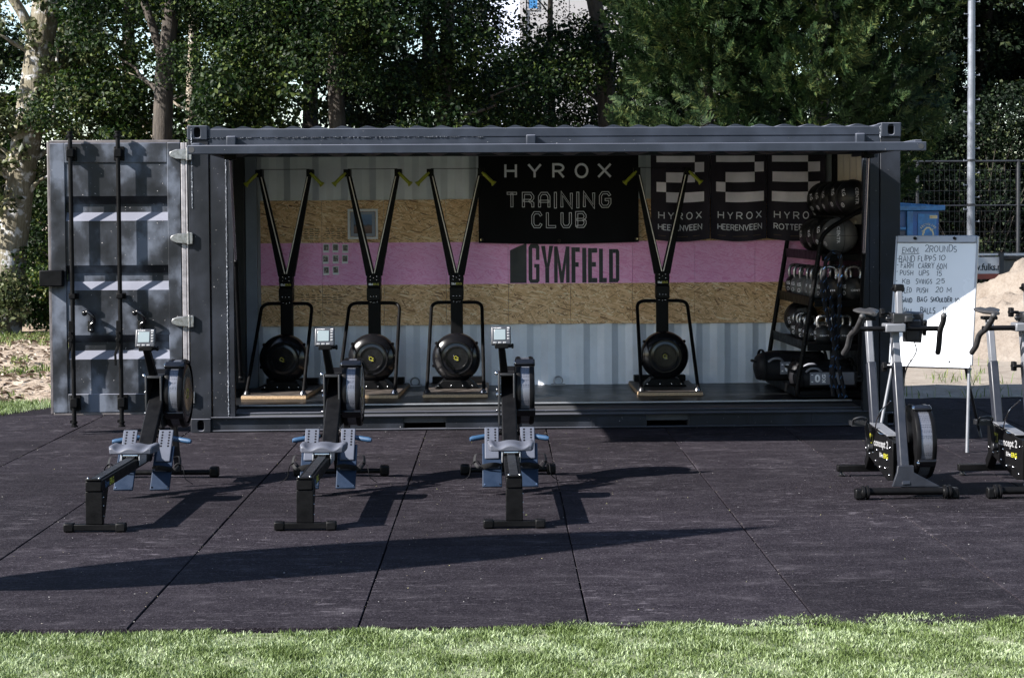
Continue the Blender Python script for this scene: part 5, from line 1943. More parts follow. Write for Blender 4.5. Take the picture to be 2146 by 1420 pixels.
mr.inputs['From Max'].default_value = .12
nt.links.new(ma.outputs[0], mr.inputs['Value'])
rp = ramp(nt, mr.outputs[0], [(0.0, (0.10, 0.06, 0.05)), (0.30, (0.22, 0.13, 0.11)), (0.42, (0.07, 0.08, 0.10)), (0.50, (0.10, 0.17, 0.30)), (1.0, (0.16, 0.26, 0.45))])
nt.links.new(rp.outputs[0], b.inputs['Base Color'])
MB().box(-.088, .088, -.009, -.0065, -.092, .092).build('print', m, fr)
m2, nt, b = new_mat('snapshot_print')
oi = nt.nodes.new('ShaderNodeObjectInfo')
co = objcoord(nt)
ad = nt.nodes.new('ShaderNodeVectorMath')
cb = nt.nodes.new('ShaderNodeCombineXYZ')
for k in range(3):
    nt.links.new(oi.outputs['Random'], cb.inputs[k])
sc = nt.nodes.new('ShaderNodeVectorMath')
sc.operation = 'SCALE'
sc.inputs['Scale'].default_value = 7.0
nt.links.new(cb.outputs[0], sc.inputs[0])
nt.links.new(co, ad.inputs[0])
nt.links.new(sc.outputs[0], ad.inputs[1])
n = node(nt, 'ShaderNodeTexNoise', Scale=55.0, Detail=2.0)
nt.links.new(ad.outputs[0], n.inputs['Vector'])
rp = ramp(nt, n.outputs['Fac'], [(.40, (.012, .012, .014)), (.55, (.04, .036, .035)), (.62, (.25, .2, .18)), (.7, (.5, .5, .52))])
nt.links.new(rp.outputs[0], b.inputs['Base Color'])
b.inputs['Roughness'].default_value = .35
pm, im = None, None
rows = ['top', 'middle', 'bottom']
cols = ['left', 'middle', 'right']
for r_ in range(3):
    for c_ in range(3):
        if r_ == 2 and c_ == 2:
            continue
        x, z = (.998, 1.091, 1.183)[c_], (1.517, 1.408, 1.300)[r_]
        p = thing('instant_photo', f'white bordered instant photo on the pink band, {rows[r_]} row, {cols[c_]} column', 'photo', (x + random.uniform(-.004, .004), 2.3495, z + random.uniform(-.004, .004)), 0, 'instant photos pinned to the pink band')
        p.rotation_euler = (0, R(random.uniform(-2, 2)), 0)
        if pm is None:
            pm = MB().box(-.029, .029, -.0015, 0, -.042, .042).build('paper', M['white_frame'], p)
            im = MB().box(-.023, .023, -.0022, -.0016, -.022, .034).build('snapshot', m2, p)
        else:
            for q in (pm, im):
                d = q.copy()
                COL.objects.link(d)
                d.parent = p

# ================================================================== STORAGE RACK AND WHAT IT HOLDS
rack = thing('storage_rack', 'black tubular storage rack against the right end wall, loaded with balls and kettlebells', 'rack', (0, 0, 0))
FY = (.68, 2.30)
for y in FY:
    p = fillet([(5.86, y, .190), (5.285, y, .190), (5.515, y, 1.62), (5.60, y, 1.70), (5.95, y, 1.90), (5.95, y, .190), (5.87, y, .190)], .07, 5)
    MB().tube(p, .0215, 10, up=(0, 1, 0)).build('end_frame', M['black_metal'], rack)
def left_at(z):
    return 5.285 + (z - .19) * .161
for z in (.235, .655, 1.045, 1.455):
    x0 = left_at(z)
    s_ = MB().box(x0 + .01, 5.93, FY[0] + .025, FY[1] - .025, z - .008, z)
    s_.box(x0 - .004, x0 + .0095, FY[0] + .025, FY[1] - .025, z - .05, z + .035)
    s_.box(x0 + .03, 5.92, FY[0] - .012, FY[0] + .012, z - .055, z + .004)
    s_.build('shelf', M['black_metal'], rack, .004)
MB().box(5.962, 5.972, FY[0] + .03, FY[1] - .03, .22, 1.72).build('shade_sheet', M['black_metal'], rack)  # black sheet added to stand for the deep shade behind the shelves
tr = MB()
for x, z in ((5.735, 1.79), (5.945, 1.84)):
    tr.tube([(x, FY[0], z), (x, FY[1], z)], .018, 10)
tr.build('ball_rail', M['black_metal'], rack)
bo = MB()
for k in range(14):
    z = .26 + k * .1
    bo.sphere((left_at(z) - .004, FY[0] - .021, z), .006, 6, 4)
bo.build('frame_hole', M['dark_metal'], rack)['kind'] = 'stuff'


def wrap(mb, text, R_, o, az, el, wd, ht, axis_rot=0.0, bold=.02):
    """print text on a sphere round o at azimuth az / elevation el, rotated by axis_rot"""
    cr, sr = math.cos(axis_rot), math.sin(axis_rot)
    def mp(u, v, d):
        uu, vv = u * cr - v * sr, u * sr + v * cr
        a_, e_ = az + uu / R_, el + vv / R_
        r_ = R_ + d
        return (o[0] + r_ * math.cos(e_) * math.sin(a_), o[1] - r_ * math.cos(e_) * math.cos(a_), o[2] + r_ * math.sin(e_))
    put_text(mb, text, -wd / 2, wd / 2, -ht / 2, ht / 2, mp, .0014, bold, 1.1)
    return mp


def make_ball(r, mat, panel=None):
    t = thing('medicine_ball', 'x', 'medicine ball')
    bm2 = MB().sphere((0, 0, 0), r, 32, 20)
    bm2.build('shell', mat, t, angle=60)
    sm = MB()
    for k in range(3):
        pts = []
        for j in range(40):
            a_ = 2 * math.pi * j / 40
            c, s = r * 1.001 * math.cos(a_), r * 1.001 * math.sin(a_)
            pts.append({0: (c, s, 0), 1: (c, 0, s), 2: (0, c, s)}[k])
        sm.tube(pts, .0022, 5, closed=True)
    sm.build('seam', M['black_plastic'], t)
    a = MB()
    wrap(a, 'CENTR', r, (0, 0, 0), -.35, .05, .155, .030, math.pi / 2 * -1)
    wrap(a, 'CENTR', r, (0, 0, 0), 1.25, .05, .155, .030, math.pi / 2 * -1)
    mp = wrap(a, 'KG', r, (0, 0, 0), -1.15, .25, .062, .036, -1.2)
    a.build('lettering', M['grey_print'], t, flat=True, recalc=False)
    a = MB()
    def mp2(u, v, d):
        a_, e_ = -1.25 + u / r, -.45 + v / r
        return ((r + d) * math.cos(e_) * math.sin(a_), -(r + d) * math.cos(e_) * math.cos(a_), (r + d) * math.sin(e_))
    ribbon(a, _arc(0, 0, .017, .019, 0, 360, 16), .006, mp2, .0014, closed=True)
    ribbon(a, [(0, -.010), (0, .010)], .006, mp2, .0018)
    a.build('emblem', M['grey_print'], t, flat=True, recalc=False)
    return t


b0 = make_ball(.163, M['ball'])
index_kids()
NB = ['nearest the opening', 'second from the opening', 'third from the opening', 'fourth from the opening', 'farthest from the opening']
for i, y in enumerate((.875, 1.205, 1.535, 1.865, 2.195)):
    o = b0 if i == 0 else copy_tree(b0)
    o.location = (5.842, y, 1.79 + .163 + .012)
    o.rotation_euler = (R(random.uniform(-8, 8)), R(random.uniform(-8, 8)), R(random.uniform(-8, 8) + (22 if i == 0 else 0)))
    tag(o, f'black medicine ball in the topmost row of the rack, {NB[i]}', 'medicine ball', 'black medicine balls on the rack')
for i, y in enumerate((1.26, 1.59, 1.92, 2.16)[:3]):
    o = copy_tree(b0)
    o.location = (5.715, y, 1.455 + .165)
    o.rotation_euler = (R(random.uniform(-8, 8)), R(random.uniform(-8, 8)), R(random.uniform(-12, 12)))
    tag(o, f'black medicine ball in the row above the kettlebells, {["next to the grey ball", "between two black balls", "deepest in the container"][i]}', 'medicine ball', 'black medicine balls on the rack')
g0 = make_ball(.166, M['ball_grey'])
index_kids()
g0.location = (5.722, .90, 1.455 + .168)
g0.rotation_euler = (0, 0, R(5))
tag(g0, 'grey medicine ball at the near end of the rack, below the topmost row', 'medicine ball')
w0 = copy_tree(b0)
w0.location = (5.60, 2.10, .655 + .165)
w0.rotation_euler = (R(20), R(-14), R(8))
tag(w0, 'black medicine ball on the lower kettlebell shelf, with a pale panel', 'medicine ball')
a = MB()
def mpp(u, v, d):
    r = .163
    a_, e_ = -.1 + u / r, .75 + v / r
    return ((r + d) * math.cos(e_) * math.sin(a_), -(r + d) * math.cos(e_) * math.cos(a_), (r + d) * math.sin(e_))
a.grid(lambda u, v: mpp(-.08 + .16 * u, -.045 + .09 * v, .0012), 10, 8)
a.build('pale_panel', M['ball_grey'], w0, recalc=False)


M['kb_steel'] = simple('scuffed_handle_steel', (0.30, 0.30, 0.31), 0.3, 0.9, 0.4, 40)


def make_kettlebell(s, mat):
    t = thing('kettlebell', 'x', 'kettlebell')
    r = .102 * s
    prof = [(0, 0), (.062 * s, 0), (.082 * s, .015 * s), (.099 * s, .055 * s), (.102 * s, .095 * s), (.090 * s, .145 * s), (.066 * s, .178 * s), (.040 * s, .192 * s), (0, .195 * s)]
    MB().lathe(prof, (0, 0, 0), 'z', 26).build('bell', mat, t, angle=50)
    pts = bezier([(-.052 * s, 0, .165 * s), (-.066 * s, 0, .215 * s), (-.058 * s, 0, .262 * s), (-.03 * s, 0, .282 * s), (.03 * s, 0, .282 * s), (.058 * s, 0, .262 * s), (.066 * s, 0, .215 * s), (.052 * s, 0, .165 * s)], 4)
    MB().tube(pts, .0165 * s, 10, up=(0, 1, 0)).build('handle', M['kb_steel'], t)
    a = MB()
    def mp(u, v, d):
        a_ = u / r
        return ((r + d) * math.sin(a_), -(r + d) * math.cos(a_), .085 * s + v)
    put_text(a, 'CENTR', -.050 * s, .050 * s, -.008 * s, .008 * s, mp, .0016, .02, 1.15)
    def mp(u, v, d):
        a_ = -1.15 + u / r
        return ((r - .002 + d) * math.sin(a_), -(r - .002 + d) * math.cos(a_), .115 * s + v)
    put_text(a, 'KG', -.022 * s, .022 * s, -.016 * s, .016 * s, mp, .0026, .03, 1.1)
    ribbon(a, [(x_, y_ - .055 * s) for x_, y_ in _arc(0, 0, .016 * s, .016 * s, 0, 360, 14)], .005, mp, .0036, closed=True)
    a.build('lettering', M['grey_print'], t, flat=True, recalc=False)
    return t


spots = []
for i, y in enumerate((1.13, 1.38, 1.63, 1.88, 2.13)):
    spots.append((5.565, y, 1.045, 1.0, 'g' if i < 4 else 'k', 'upper kettlebell shelf, front row, ' + ['first behind the near pair', 'second behind the near pair', 'third behind the near pair', 'fourth behind the near pair', 'deepest one'][i]))
spots += [(5.61, .84, 1.045, 1.05, 'n', 'upper kettlebell shelf, left one of the near pair'), (5.84, .84, 1.045, 1.05, 'n', 'upper kettlebell shelf, right one of the near pair'),
          (5.80, 1.12, 1.045, 1.0, 'n', 'upper kettlebell shelf, back row, just behind the near pair'), (5.80, 1.40, 1.045, 1.0, 'n', 'upper kettlebell shelf, back row, deeper in')]
for i, y in enumerate((1.10, 1.32, 1.54, 1.76)):
    spots.append((5.50, y, .655, .82, 'k', 'lower kettlebell shelf, front row, ' + ['first behind the near pair', 'second behind the near pair', 'third behind the near pair', 'beside the ball'][i]))
spots += [(5.545, .83, .655, .86, 'k', 'lower kettlebell shelf, left one of the near pair'), (5.765, .83, .655, .86, 'k', 'lower kettlebell shelf, right one of the near pair'),
          (5.74, 1.08, .655, .82, 'k', 'lower kettlebell shelf, back row, just behind the near pair'), (5.74, 1.32, .655, .82, 'k', 'lower kettlebell shelf, back row, deeper in')]
protos = {}
for x, y, z, s, kind, lab in spots:
    key = (s, kind)
    if key not in protos:
        protos[key] = make_kettlebell(s, {'g': M['iron_grey'], 'n': M['iron'], 'k': M['iron']}[kind])
        index_kids()
        o = protos[key]
    else:
        o = copy_tree(protos[key])
    o.location = (x, y, z + .001)
    o.location.x += random.uniform(-.02, .02)
    o.location.y += random.uniform(-.015, .015)
    o.rotation_euler = (0, 0, R(random.uniform(-28, 28)))
    tag(o, ('grey' if kind == 'g' else 'black') + ' kettlebell with bright handle, ' + lab, 'kettlebell', 'kettlebells on the rack')


def make_bag(lab, loc, rz, ln, r, label, lx):
    t = thing('sandbag', lab, 'sandbag', loc, rz, 'sandbags on the bottom of the rack')
    n = 24
    vs, fs = [], []
    k = 30
    rd = random.Random(int(ln * 1000))
    for i in range(k + 1):
        u = i / k
        e = (1 - abs(2 * u - 1) ** 7) ** .5
        for j in range(n):
            a_ = 2 * math.pi * j / n
            rr_ = r * (.28 + .72 * e) * (1 + .05 * math.sin(a_ * 3 + u * 9) + .04 * noise.noise(Vector((u * 6, math.cos(a_) * 1.6, math.sin(a_) * 1.6 + loc[1]))))
            z = rr_ * math.sin(a_)
            z = max(z, -r * .82)
            vs.append(((u - .5) * ln, rr_ * math.cos(a_) * 1.05, z))
    for i in range(k):
        for j in range(n):
            fs.append((i * n + j, i * n + (j + 1) % n, (i + 1) * n + (j + 1) % n, (i + 1) * n + j))
    fs += [tuple(range(n)), tuple(range(k * n, k * n + n))]
    MB().add(vs, fs).build('bag_body', M['bag'], t, angle=70)
    def mp(u, v, d):
        a_ = v / r
        rr_ = r * 1.075 + d
        return (u, -rr_ * 1.05 * math.cos(a_), rr_ * math.sin(a_))
    bd = MB().grid(lambda u, v: mp(lx[0] + u * (lx[1] - lx[0]), -.055 + v * .11, .0), 16, 8)
    bd.build('label_band', M['bag_band'], t, recalc=False)
    a = MB()
    put_text(a, '10', lx[0] + .012, lx[0] + .092, -.032, .036, mp, .002, .04)
    def mpr(u, v, d):
        return mp(lx[0] + .125 - v, -.034 + u, d)
    put_text(a, 'KG', 0, .070, -.016, .016, mpr, .002, .04)
    a.build('lettering', M['white_print'], t, flat=True, recalc=False)
    for x in (-ln * .40, ln * .44):
        st = [(x, -r * 1.10 * math.cos(q), r * 1.10 * math.sin(q)) for q in np.linspace(-.75, 3.6, 26)]
        MB().tube(st, .014, 6, squash=.25, up=(0, 1, 0)).build('strap', M['strap'], t)
    e = -ln / 2
    hd_ = bezier([(e + .03, -.05, .05), (e - .01, -.045, .06), (e - .02, 0, .06), (e - .01, .045, .06), (e + .03, .05, .05)], 6)
    MB().tube(hd_, .012, 8).build('carry_handle', M['strap'], t)
    MB().tube(bezier([(e + .10, -r * 1.05, .06), (e + .14, -r * 1.25, .09), (e + .20, -r * 1.25, .09), (e + .24, -r * 1.05, .06)], 6), .011, 8).build('carry_handle', M['bag_band'], t)
    return t


make_bag('black sandbag sticking out of the rack to the left, deepest of the sandbags', (5.41, 1.62, .24 + .145), R(4), .70, .150, '10', (-.14, .02))
make_bag('black sandbag with a long grey label band, nearest on the bottom shelf', (5.60, .93, .238 + .10), R(-3), .58, .105, '10', (-.155, .25))
make_bag('black sandbag lying behind the labelled one on the bottom shelf', (5.62, 1.22, .238 + .12), R(5), .62, .125, '10', (-.20, .10))

# battle rope looped over the near end of the rack
rp_ = thing('battle_rope', 'thick black rope with blue flecks hanging from the near end of the rack', 'rope', (0, 0, 0))
path = bezier([(5.612, .64, .20), (5.592, .625, .45), (5.625, .615, .70), (5.595, .61, 1.0), (5.53, .61, 1.25), (5.555, .625, 1.43), (5.63, .64, 1.475), (5.675, .625, 1.42), (5.665, .61, 1.20), (5.655, .60, .95), (5.645, .60, .70), (5.60, .59, .45), (5.655, .585, .22), (5.69, .60, .192)], 14)
path2 = bezier([(5.52, .585, 1.30), (5.505, .575, 1.16), (5.525, .57, 1.0), (5.575, .565, .80), (5.615, .565, .60), (5.66, .57, .40), (5.705, .58, .20)], 14)
for q in (path, path2):
    MB().tube(q, .0185, 10).build('strand', M['rope'], rp_)
fk = MB()
for q in (path, path2):
    acc = 0
    for i in range(1, len(q)):
        acc += (q[i] - q[i - 1]).length
        if acc > .078:
            acc = 0
            d = (q[i] - q[i - 1]).normalized()
            x_, y_, _ = frame_of(d, (0, 1, 0))
            for k in range(3):
                a_ = k * 2 * math.pi / 3 + i * .5
                o1 = x_ * math.cos(a_) + y_ * math.sin(a_)
                o2 = x_ * math.cos(a_ + 1.0) + y_ * math.sin(a_ + 1.0)
                fk.tube([q[i] + o1 * .0185 - d * .012, q[i] + (o1 + o2).normalized() * .0205, q[i] + o2 * .0185 + d * .012], .0032, 5)
fk.build('blue_fleck', M['rope_fleck'], rp_)['kind'] = 'stuff'
# ================================================================== TREES AND SHRUBS
def rand_rot(g, n, up_bias=0.0, out=None, out_w=0.0):
    """n random frames (t, b, nrm); normals pulled up and outward"""
    nv = g.normal(size=(n, 3))
    nv /= np.linalg.norm(nv, axis=1)[:, None]
    nv[:, 2] = nv[:, 2] + up_bias
    if out is not None:
        nv += out * out_w
    nv /= np.linalg.norm(nv, axis=1)[:, None]
    t = g.normal(size=(n, 3))
    t -= nv * np.sum(t * nv, 1)[:, None]
    t /= np.linalg.norm(t, axis=1)[:, None]
    return t, np.cross(nv, t), nv


def leaf_arrays(P, size, g, up_bias=0.6, wid=0.32, out=None, out_w=0.0):
    n = len(P)
    t, b, nv = rand_rot(g, n, up_bias, out, out_w)
    s = size * g.uniform(.65, 1.25, n)[:, None]
    V = np.zeros((n, 4, 3))
    V[:, 0] = P - t * s * .5
    V[:, 1] = P - b * s * wid + nv * s * .10 - t * s * .05
    V[:, 2] = P + t * s * .5 - nv * s * .06
    V[:, 3] = P + b * s * wid + nv * s * .10 - t * s * .05
    return V


def leaves_mesh(name, chunks, mat, parent=None):
    V = np.concatenate(chunks, 0)
    b = (np.arange(len(V)) * 4)[:, None]
    F = np.concatenate([b + [0, 1, 2], b + [0, 2, 3]], 0)
    return np_mesh(name, V.reshape(-1, 3), F, mat, parent)


def clump_points(g, c, r, n, flat=.7):
    d = g.normal(size=(n, 3))
    d /= np.linalg.norm(d, axis=1)[:, None]
    rr = r * g.uniform(.25, 1, n) ** .6
    p = d * rr[:, None]
    p[:, 2] *= flat
    return np.array(c) + p, d


def limb(mb, a, b, r0, r1, g, wob=.12, n=7):
    a, b = Vector(a), Vector(b)
    pts = []
    for i in range(n):
        t = i / (n - 1)
        p = a.lerp(b, t)
        k = math.sin(math.pi * t) * wob * (b - a).length
        p += Vector((g.normal() * k * .35, g.normal() * k * .35, k * .5))
        pts.append(p)
    mb.tube(pts, [r0 + (r1 - r0) * i / (n - 1) for i in range(n)], 7)


def make_tree(name, label, loc, trunk, radii, clumps, bark, leafm, seed, leaf=.07, per=380, forks=(), limbs=9, up=.6, group='trees behind the container', lobes=None):
    """trunk: list of local points; clumps: list of (centre, radius)"""
    g = np.random.default_rng(seed)
    t = thing(name, label, 'tree', loc, 0, group)
    mb = MB()
    tp = bezier(trunk, 6)
    rs = list(np.interp(np.linspace(0, 1, len(tp)), np.linspace(0, 1, len(radii)), radii))
    rs = [r * (1 + .10 * noise.noise(Vector((i * .31, seed, 0)))) for i, r in enumerate(rs)]
    mb.tube(tp, rs, 14)
    mb.build('trunk', bark, t, angle=80)
    for f in forks:
        fm = MB()
        fp = bezier(f[0], 6)
        fm.tube(fp, list(np.linspace(f[1], f[2], len(fp))), 10)
        fm.build('limb', bark, t, angle=80)
    bm2 = MB()
    zt = [p.z for p in tp]
    pick = sorted(range(len(clumps)), key=lambda i: g.uniform())[:limbs]
    for i in pick:
        c = Vector(clumps[i][0])
        k = min(range(len(tp)), key=lambda j: abs(tp[j].z - (c.z - .35 * math.hypot(c.x - tp[j].x, c.y - tp[j].y) - .3)))
        limb(bm2, tp[k], c, max(.012, rs[k] * .30), .006, g)
    if pick:
        bm2.build('branch', bark, t, angle=80)['kind'] = 'stuff'
    chunks = []
    for c, r in clumps:
        n = int(per * (1.9 if c[2] < 6.2 else 1.0) * (r / .6) ** 2)
        p, d = clump_points(g, c, r, n)
        q = g.uniform(.75, 1.45)
        k = max(8, int(n / q ** 1.6))
        chunks.append(leaf_arrays(p[:k], leaf * q, g, up, .33, d[:k], .5))
    leaves_mesh('crown', chunks, leafm, t)
    return t


def crown_clumps(g, n, cx, cy, rx, ry, z0, z1, r0=.45, r1=.8, shell=.35, fat=1.0):
    out = []
    while len(out) < n:
        a = g.uniform(0, 2 * np.pi)
        u = g.uniform(0, 1)
        z = z0 + (z1 - z0) * u
        prof = (math.sin(math.pi * min(1, .12 + u * .85)) ** .6) * fat
        k = g.uniform(shell, 1) ** .6
        out.append(((cx + math.cos(a) * rx * k * prof, cy + math.sin(a) * ry * k * prof, z), g.uniform(r0, r1)))
    return out


G_ = np.random.default_rng(21)
# leaning pale poplar at far left with sprouts all along its stem
cl = []
for k in range(40):
    z = G_.uniform(2.6, 5.6)
    x = -.05 + .14 * z
    cl.append(((x + G_.choice([-1, 1, 1]) * G_.uniform(.42, .95), G_.uniform(-.55, .25), z), G_.uniform(.20, .36)))
for k in range(20):
    z = G_.uniform(2.6, 5.7)
    cl.append(((-.02 + .14 * z + G_.uniform(-.2, .3), -.45, z), G_.uniform(.14, .24)))
for k in range(9):
    cl.append(((G_.uniform(-.6, .15), G_.uniform(-.8, -.2), G_.uniform(.8, 3.6)), G_.uniform(.25, .4)))
for k in range(7):
    cl.append(((G_.uniform(.75, 1.25), G_.uniform(-.5, .1), G_.uniform(3.2, 4.6)), G_.uniform(.2, .36)))
for k in range(26):
    cl.append(((1.6 + G_.normal() * 1.1, G_.normal() * 1.0 + 1.2, G_.uniform(7.6, 11)), G_.uniform(.6, .9)))
make_tree('poplar_tree', 'pale leaning tree trunk with sunlit leafy sprouts, left of the container door', (-5.03, 14.5, 0),
          [(-.05, 0, -.2), (.0, 0, .5), (.18, 0, 1.8), (.45, 0, 3.5), (.74, 0, 5.3), (1.05, .1, 7.5), (1.3, .2, 10)], [.33, .29, .25, .235, .23, .18, .08],
          cl, M['bark_pale'], M['leaf_pop'], 31, .105, 190, forks=[([(.62, 0, 4.5), (.35, -.1, 5.2), (-.2, -.2, 6.0)], .10, .07), ([(.85, -.12, 3.3), (.95, -.3, 4.2), (1.0, -.25, 4.9)], .035, .02)], limbs=30, up=.3, group=None)


def wood_clumps(seed, lo, hi, rx=2.3, ry=1.8, z0=2.1, zm=6.0, z1=10.5):
    g = np.random.default_rng(seed)
    return crown_clumps(g, int(lo * 1.35), 0, 0, rx, ry, z0, zm, .34, .66, .25) + crown_clumps(g, hi, 0, .3, rx * 1.15, ry * 1.2, zm, z1, .6, .95, .2)


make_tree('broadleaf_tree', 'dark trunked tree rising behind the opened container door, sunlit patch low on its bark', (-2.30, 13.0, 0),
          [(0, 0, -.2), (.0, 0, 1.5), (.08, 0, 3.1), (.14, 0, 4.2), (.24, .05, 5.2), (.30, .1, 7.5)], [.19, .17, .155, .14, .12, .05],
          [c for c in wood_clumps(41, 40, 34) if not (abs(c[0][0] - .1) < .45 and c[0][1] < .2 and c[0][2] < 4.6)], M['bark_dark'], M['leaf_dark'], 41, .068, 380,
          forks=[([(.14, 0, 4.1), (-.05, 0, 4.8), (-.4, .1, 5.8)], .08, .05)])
make_tree('broadleaf_tree', 'slim pale barked tree behind the left top corner of the container', (-2.22, 16.0, 0),
          [(0, 0, -.2), (.0, 0, 1.5), (.02, 0, 3.4), (.06, 0, 4.5), (.10, .05, 5.6), (.2, .1, 8)], [.12, .11, .095, .085, .075, .04],
          [c for c in wood_clumps(43, 36, 30) if not (abs(c[0][0]) < .4 and c[0][1] < .1 and c[0][2] < 4.2)], M['bark_mid'], M['leaf_mid'], 43, .07, 330)
make_tree('broadleaf_tree', 'dense dark tree behind the container, over the framed picture', (.55, 12.2, 0),
          [(0, 0, -.2), (.03, 0, 2), (-.05, .1, 4), (.1, .1, 6), (.1, .1, 9)], [.16, .14, .12, .10, .04],
          wood_clumps(45, 64, 34, 2.4, 1.7), M['bark_dark'], M['leaf_dark'], 45, .066, 400)
cl = [c for c in wood_clumps(47, 38, 34, 2.1, 1.6)]
for k in range(16):
    cl.append(((.0 + G_.uniform(-.2, .35), G_.uniform(-.35, .1), 2.2 + k * .16), G_.uniform(.18, .3)))
make_tree('broadleaf_tree', 'ivy clad forked tree behind the middle of the container', (2.08, 13.0, 0),
          [(0, 0, -.2), (.0, 0, 2), (.03, 0, 3.4), (.10, 0, 4.4), (.12, .05, 5.4), (.2, .1, 8.5)], [.17, .15, .125, .115, .10, .04],
          cl, M['bark_dark'], M['leaf_dark'], 47, .066, 360, forks=[([(.04, 0, 3.9), (-.10, 0, 4.4), (-.24, -.02, 5.2), (-.4, 0, 6.5)], .085, .06)])
make_tree('broadleaf_tree', 'dark leaning tree left of the cypress, thin crown with bright gaps', (4.75, 14.0, 0),
          [(0, 0, -.2), (.0, 0, 2), (-.02, 0, 3.6), (-.10, 0, 4.84), (-.24, 0, 5.5), (-.6, .1, 8.5)], [.18, .16, .145, .13, .12, .05],
          [c for c in wood_clumps(49, 48, 26, 2.1, 1.5, 2.1, 4.8)], M['bark_dark'], M['leaf_dark'], 49, .062, 330)
make_tree('broadleaf_tree', 'dark tree at the far left edge behind the leaning poplar', (-7.2, 18.0, 0),
          [(0, 0, -.2), (.1, 0, 2.5), (.0, .1, 5), (.1, .1, 9)], [.2, .17, .13, .05], wood_clumps(51, 60, 34, 3.0, 2.0, .6), M['bark_dark'], M['leaf_dark'], 51, .085, 360)
g = np.random.default_rng(77)
make_tree('broadleaf_tree', 'low bushy dark tree under the white tower, between the forked and the leaning tree', (3.45, 16.5, 0),
          [(0, 0, -.2), (.05, 0, 1.5), (-.05, .1, 3), (.0, .1, 4.6)], [.13, .11, .08, .03],
          crown_clumps(g, 72, 0, 0, 1.75, 1.2, 1.6, 4.75, .34, .6, .2), M['bark_dark'], M['leaf_dark'], 77, .07, 330)
g = np.random.default_rng(79)
make_tree('broadleaf_tree', 'thin crowned tree whose leaves overlap the white tower', (4.15, 18.8, 0),
          [(0, 0, -.2), (.05, 0, 2), (-.05, .1, 4.5), (.0, .1, 8.0)], [.12, .10, .07, .02],
          crown_clumps(g, 40, 0, 0, 1.6, 1.2, 4.6, 8.2, .3, .55, .2), M['bark_dark'], M['leaf_dark'], 79, .075, 240)
# a second rank farther back: one model of each sort, turned and resized
P1 = make_tree('broadleaf_tree', 'x', (-4.2, 21.5, 0), [(0, 0, -.2), (.1, 0, 2.5), (.0, .1, 5), (.1, .1, 10)], [.22, .18, .14, .05], wood_clumps(61, 62, 36, 3.0, 2.2, .5, 6.5, 11), M['bark_dark'], M['leaf_mid'], 61, .10, 330)
P2 = make_tree('broadleaf_tree', 'x', (14.2, 25.5, 0), [(0, 0, -.2), (-.1, 0, 2.5), (.1, .1, 5), (.1, .1, 10)], [.24, .2, .15, .05], wood_clumps(63, 84, 40, 3.1, 2.2, .3, 6.5, 11), M['bark_dark'], M['leaf_shaded'], 63, .105, 380)
index_kids()
far = [(P1, None, (-4.2, 21.5), 0, 1.0, 'second rank tree showing between the poplar and the dark trunk, sunlit leaves'),
       (P2, 0, (-.6, 22.5), 1.2, 1.0, 'second rank tree in the gap behind the dense dark tree'),
       (P1, 0, (7.6, 24.5), 2.1, 1.0, 'second rank tree half hidden by the tall cypress'),
       (P2, None, (14.2, 25.5), 0, 1.0, 'dark tree right behind the pole and the tall fence'),
       (P2, 0, (18.6, 25.0), 2.4, 1.05, 'dark tree at the right edge behind the fence'),
       (P2, 0, (11.0, 28.5), 4.0, 1.05, 'dark tree between the cypress and the pole'),
       (P2, 0, (16.4, 23.6), 3.3, .9, 'dark tree behind the fence, close right of the pole'),
       (P2, 0, (14.9, 27.5), 1.9, 1.0, 'dark tree filling the gap between the pole and the right edge'),
       (P2, 0, (12.2, 24.6), .6, .75, 'lower dark tree just left of the pole, behind the fence'),
       (P2, 0, (1.6, 24.0), 5.2, .8, 'second rank tree behind the ivy clad one'),
       (P1, 0, (-9.4, 25.0), 4.4, 1.1, 'second rank tree at the left edge, farthest back')]
for pr, z, (x, y), rz, s, lab in far:
    o = pr if z is None else copy_tree(pr)
    o.location = (x, y, 0)
    o.rotation_euler = (0, 0, rz)
    o.scale = (s, s, s)
    tag(o, lab, 'tree', 'trees behind the container')
# small pale tree catching the sun far back
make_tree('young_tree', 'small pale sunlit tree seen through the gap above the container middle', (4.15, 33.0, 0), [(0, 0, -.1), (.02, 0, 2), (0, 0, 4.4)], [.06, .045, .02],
          crown_clumps(np.random.default_rng(5), 26, 0, 0, .8, .7, 1.8, 5.1, .2, .4), M['bark_mid'], M['leaf_pale'], 71, .085, 170, limbs=14, group=None)


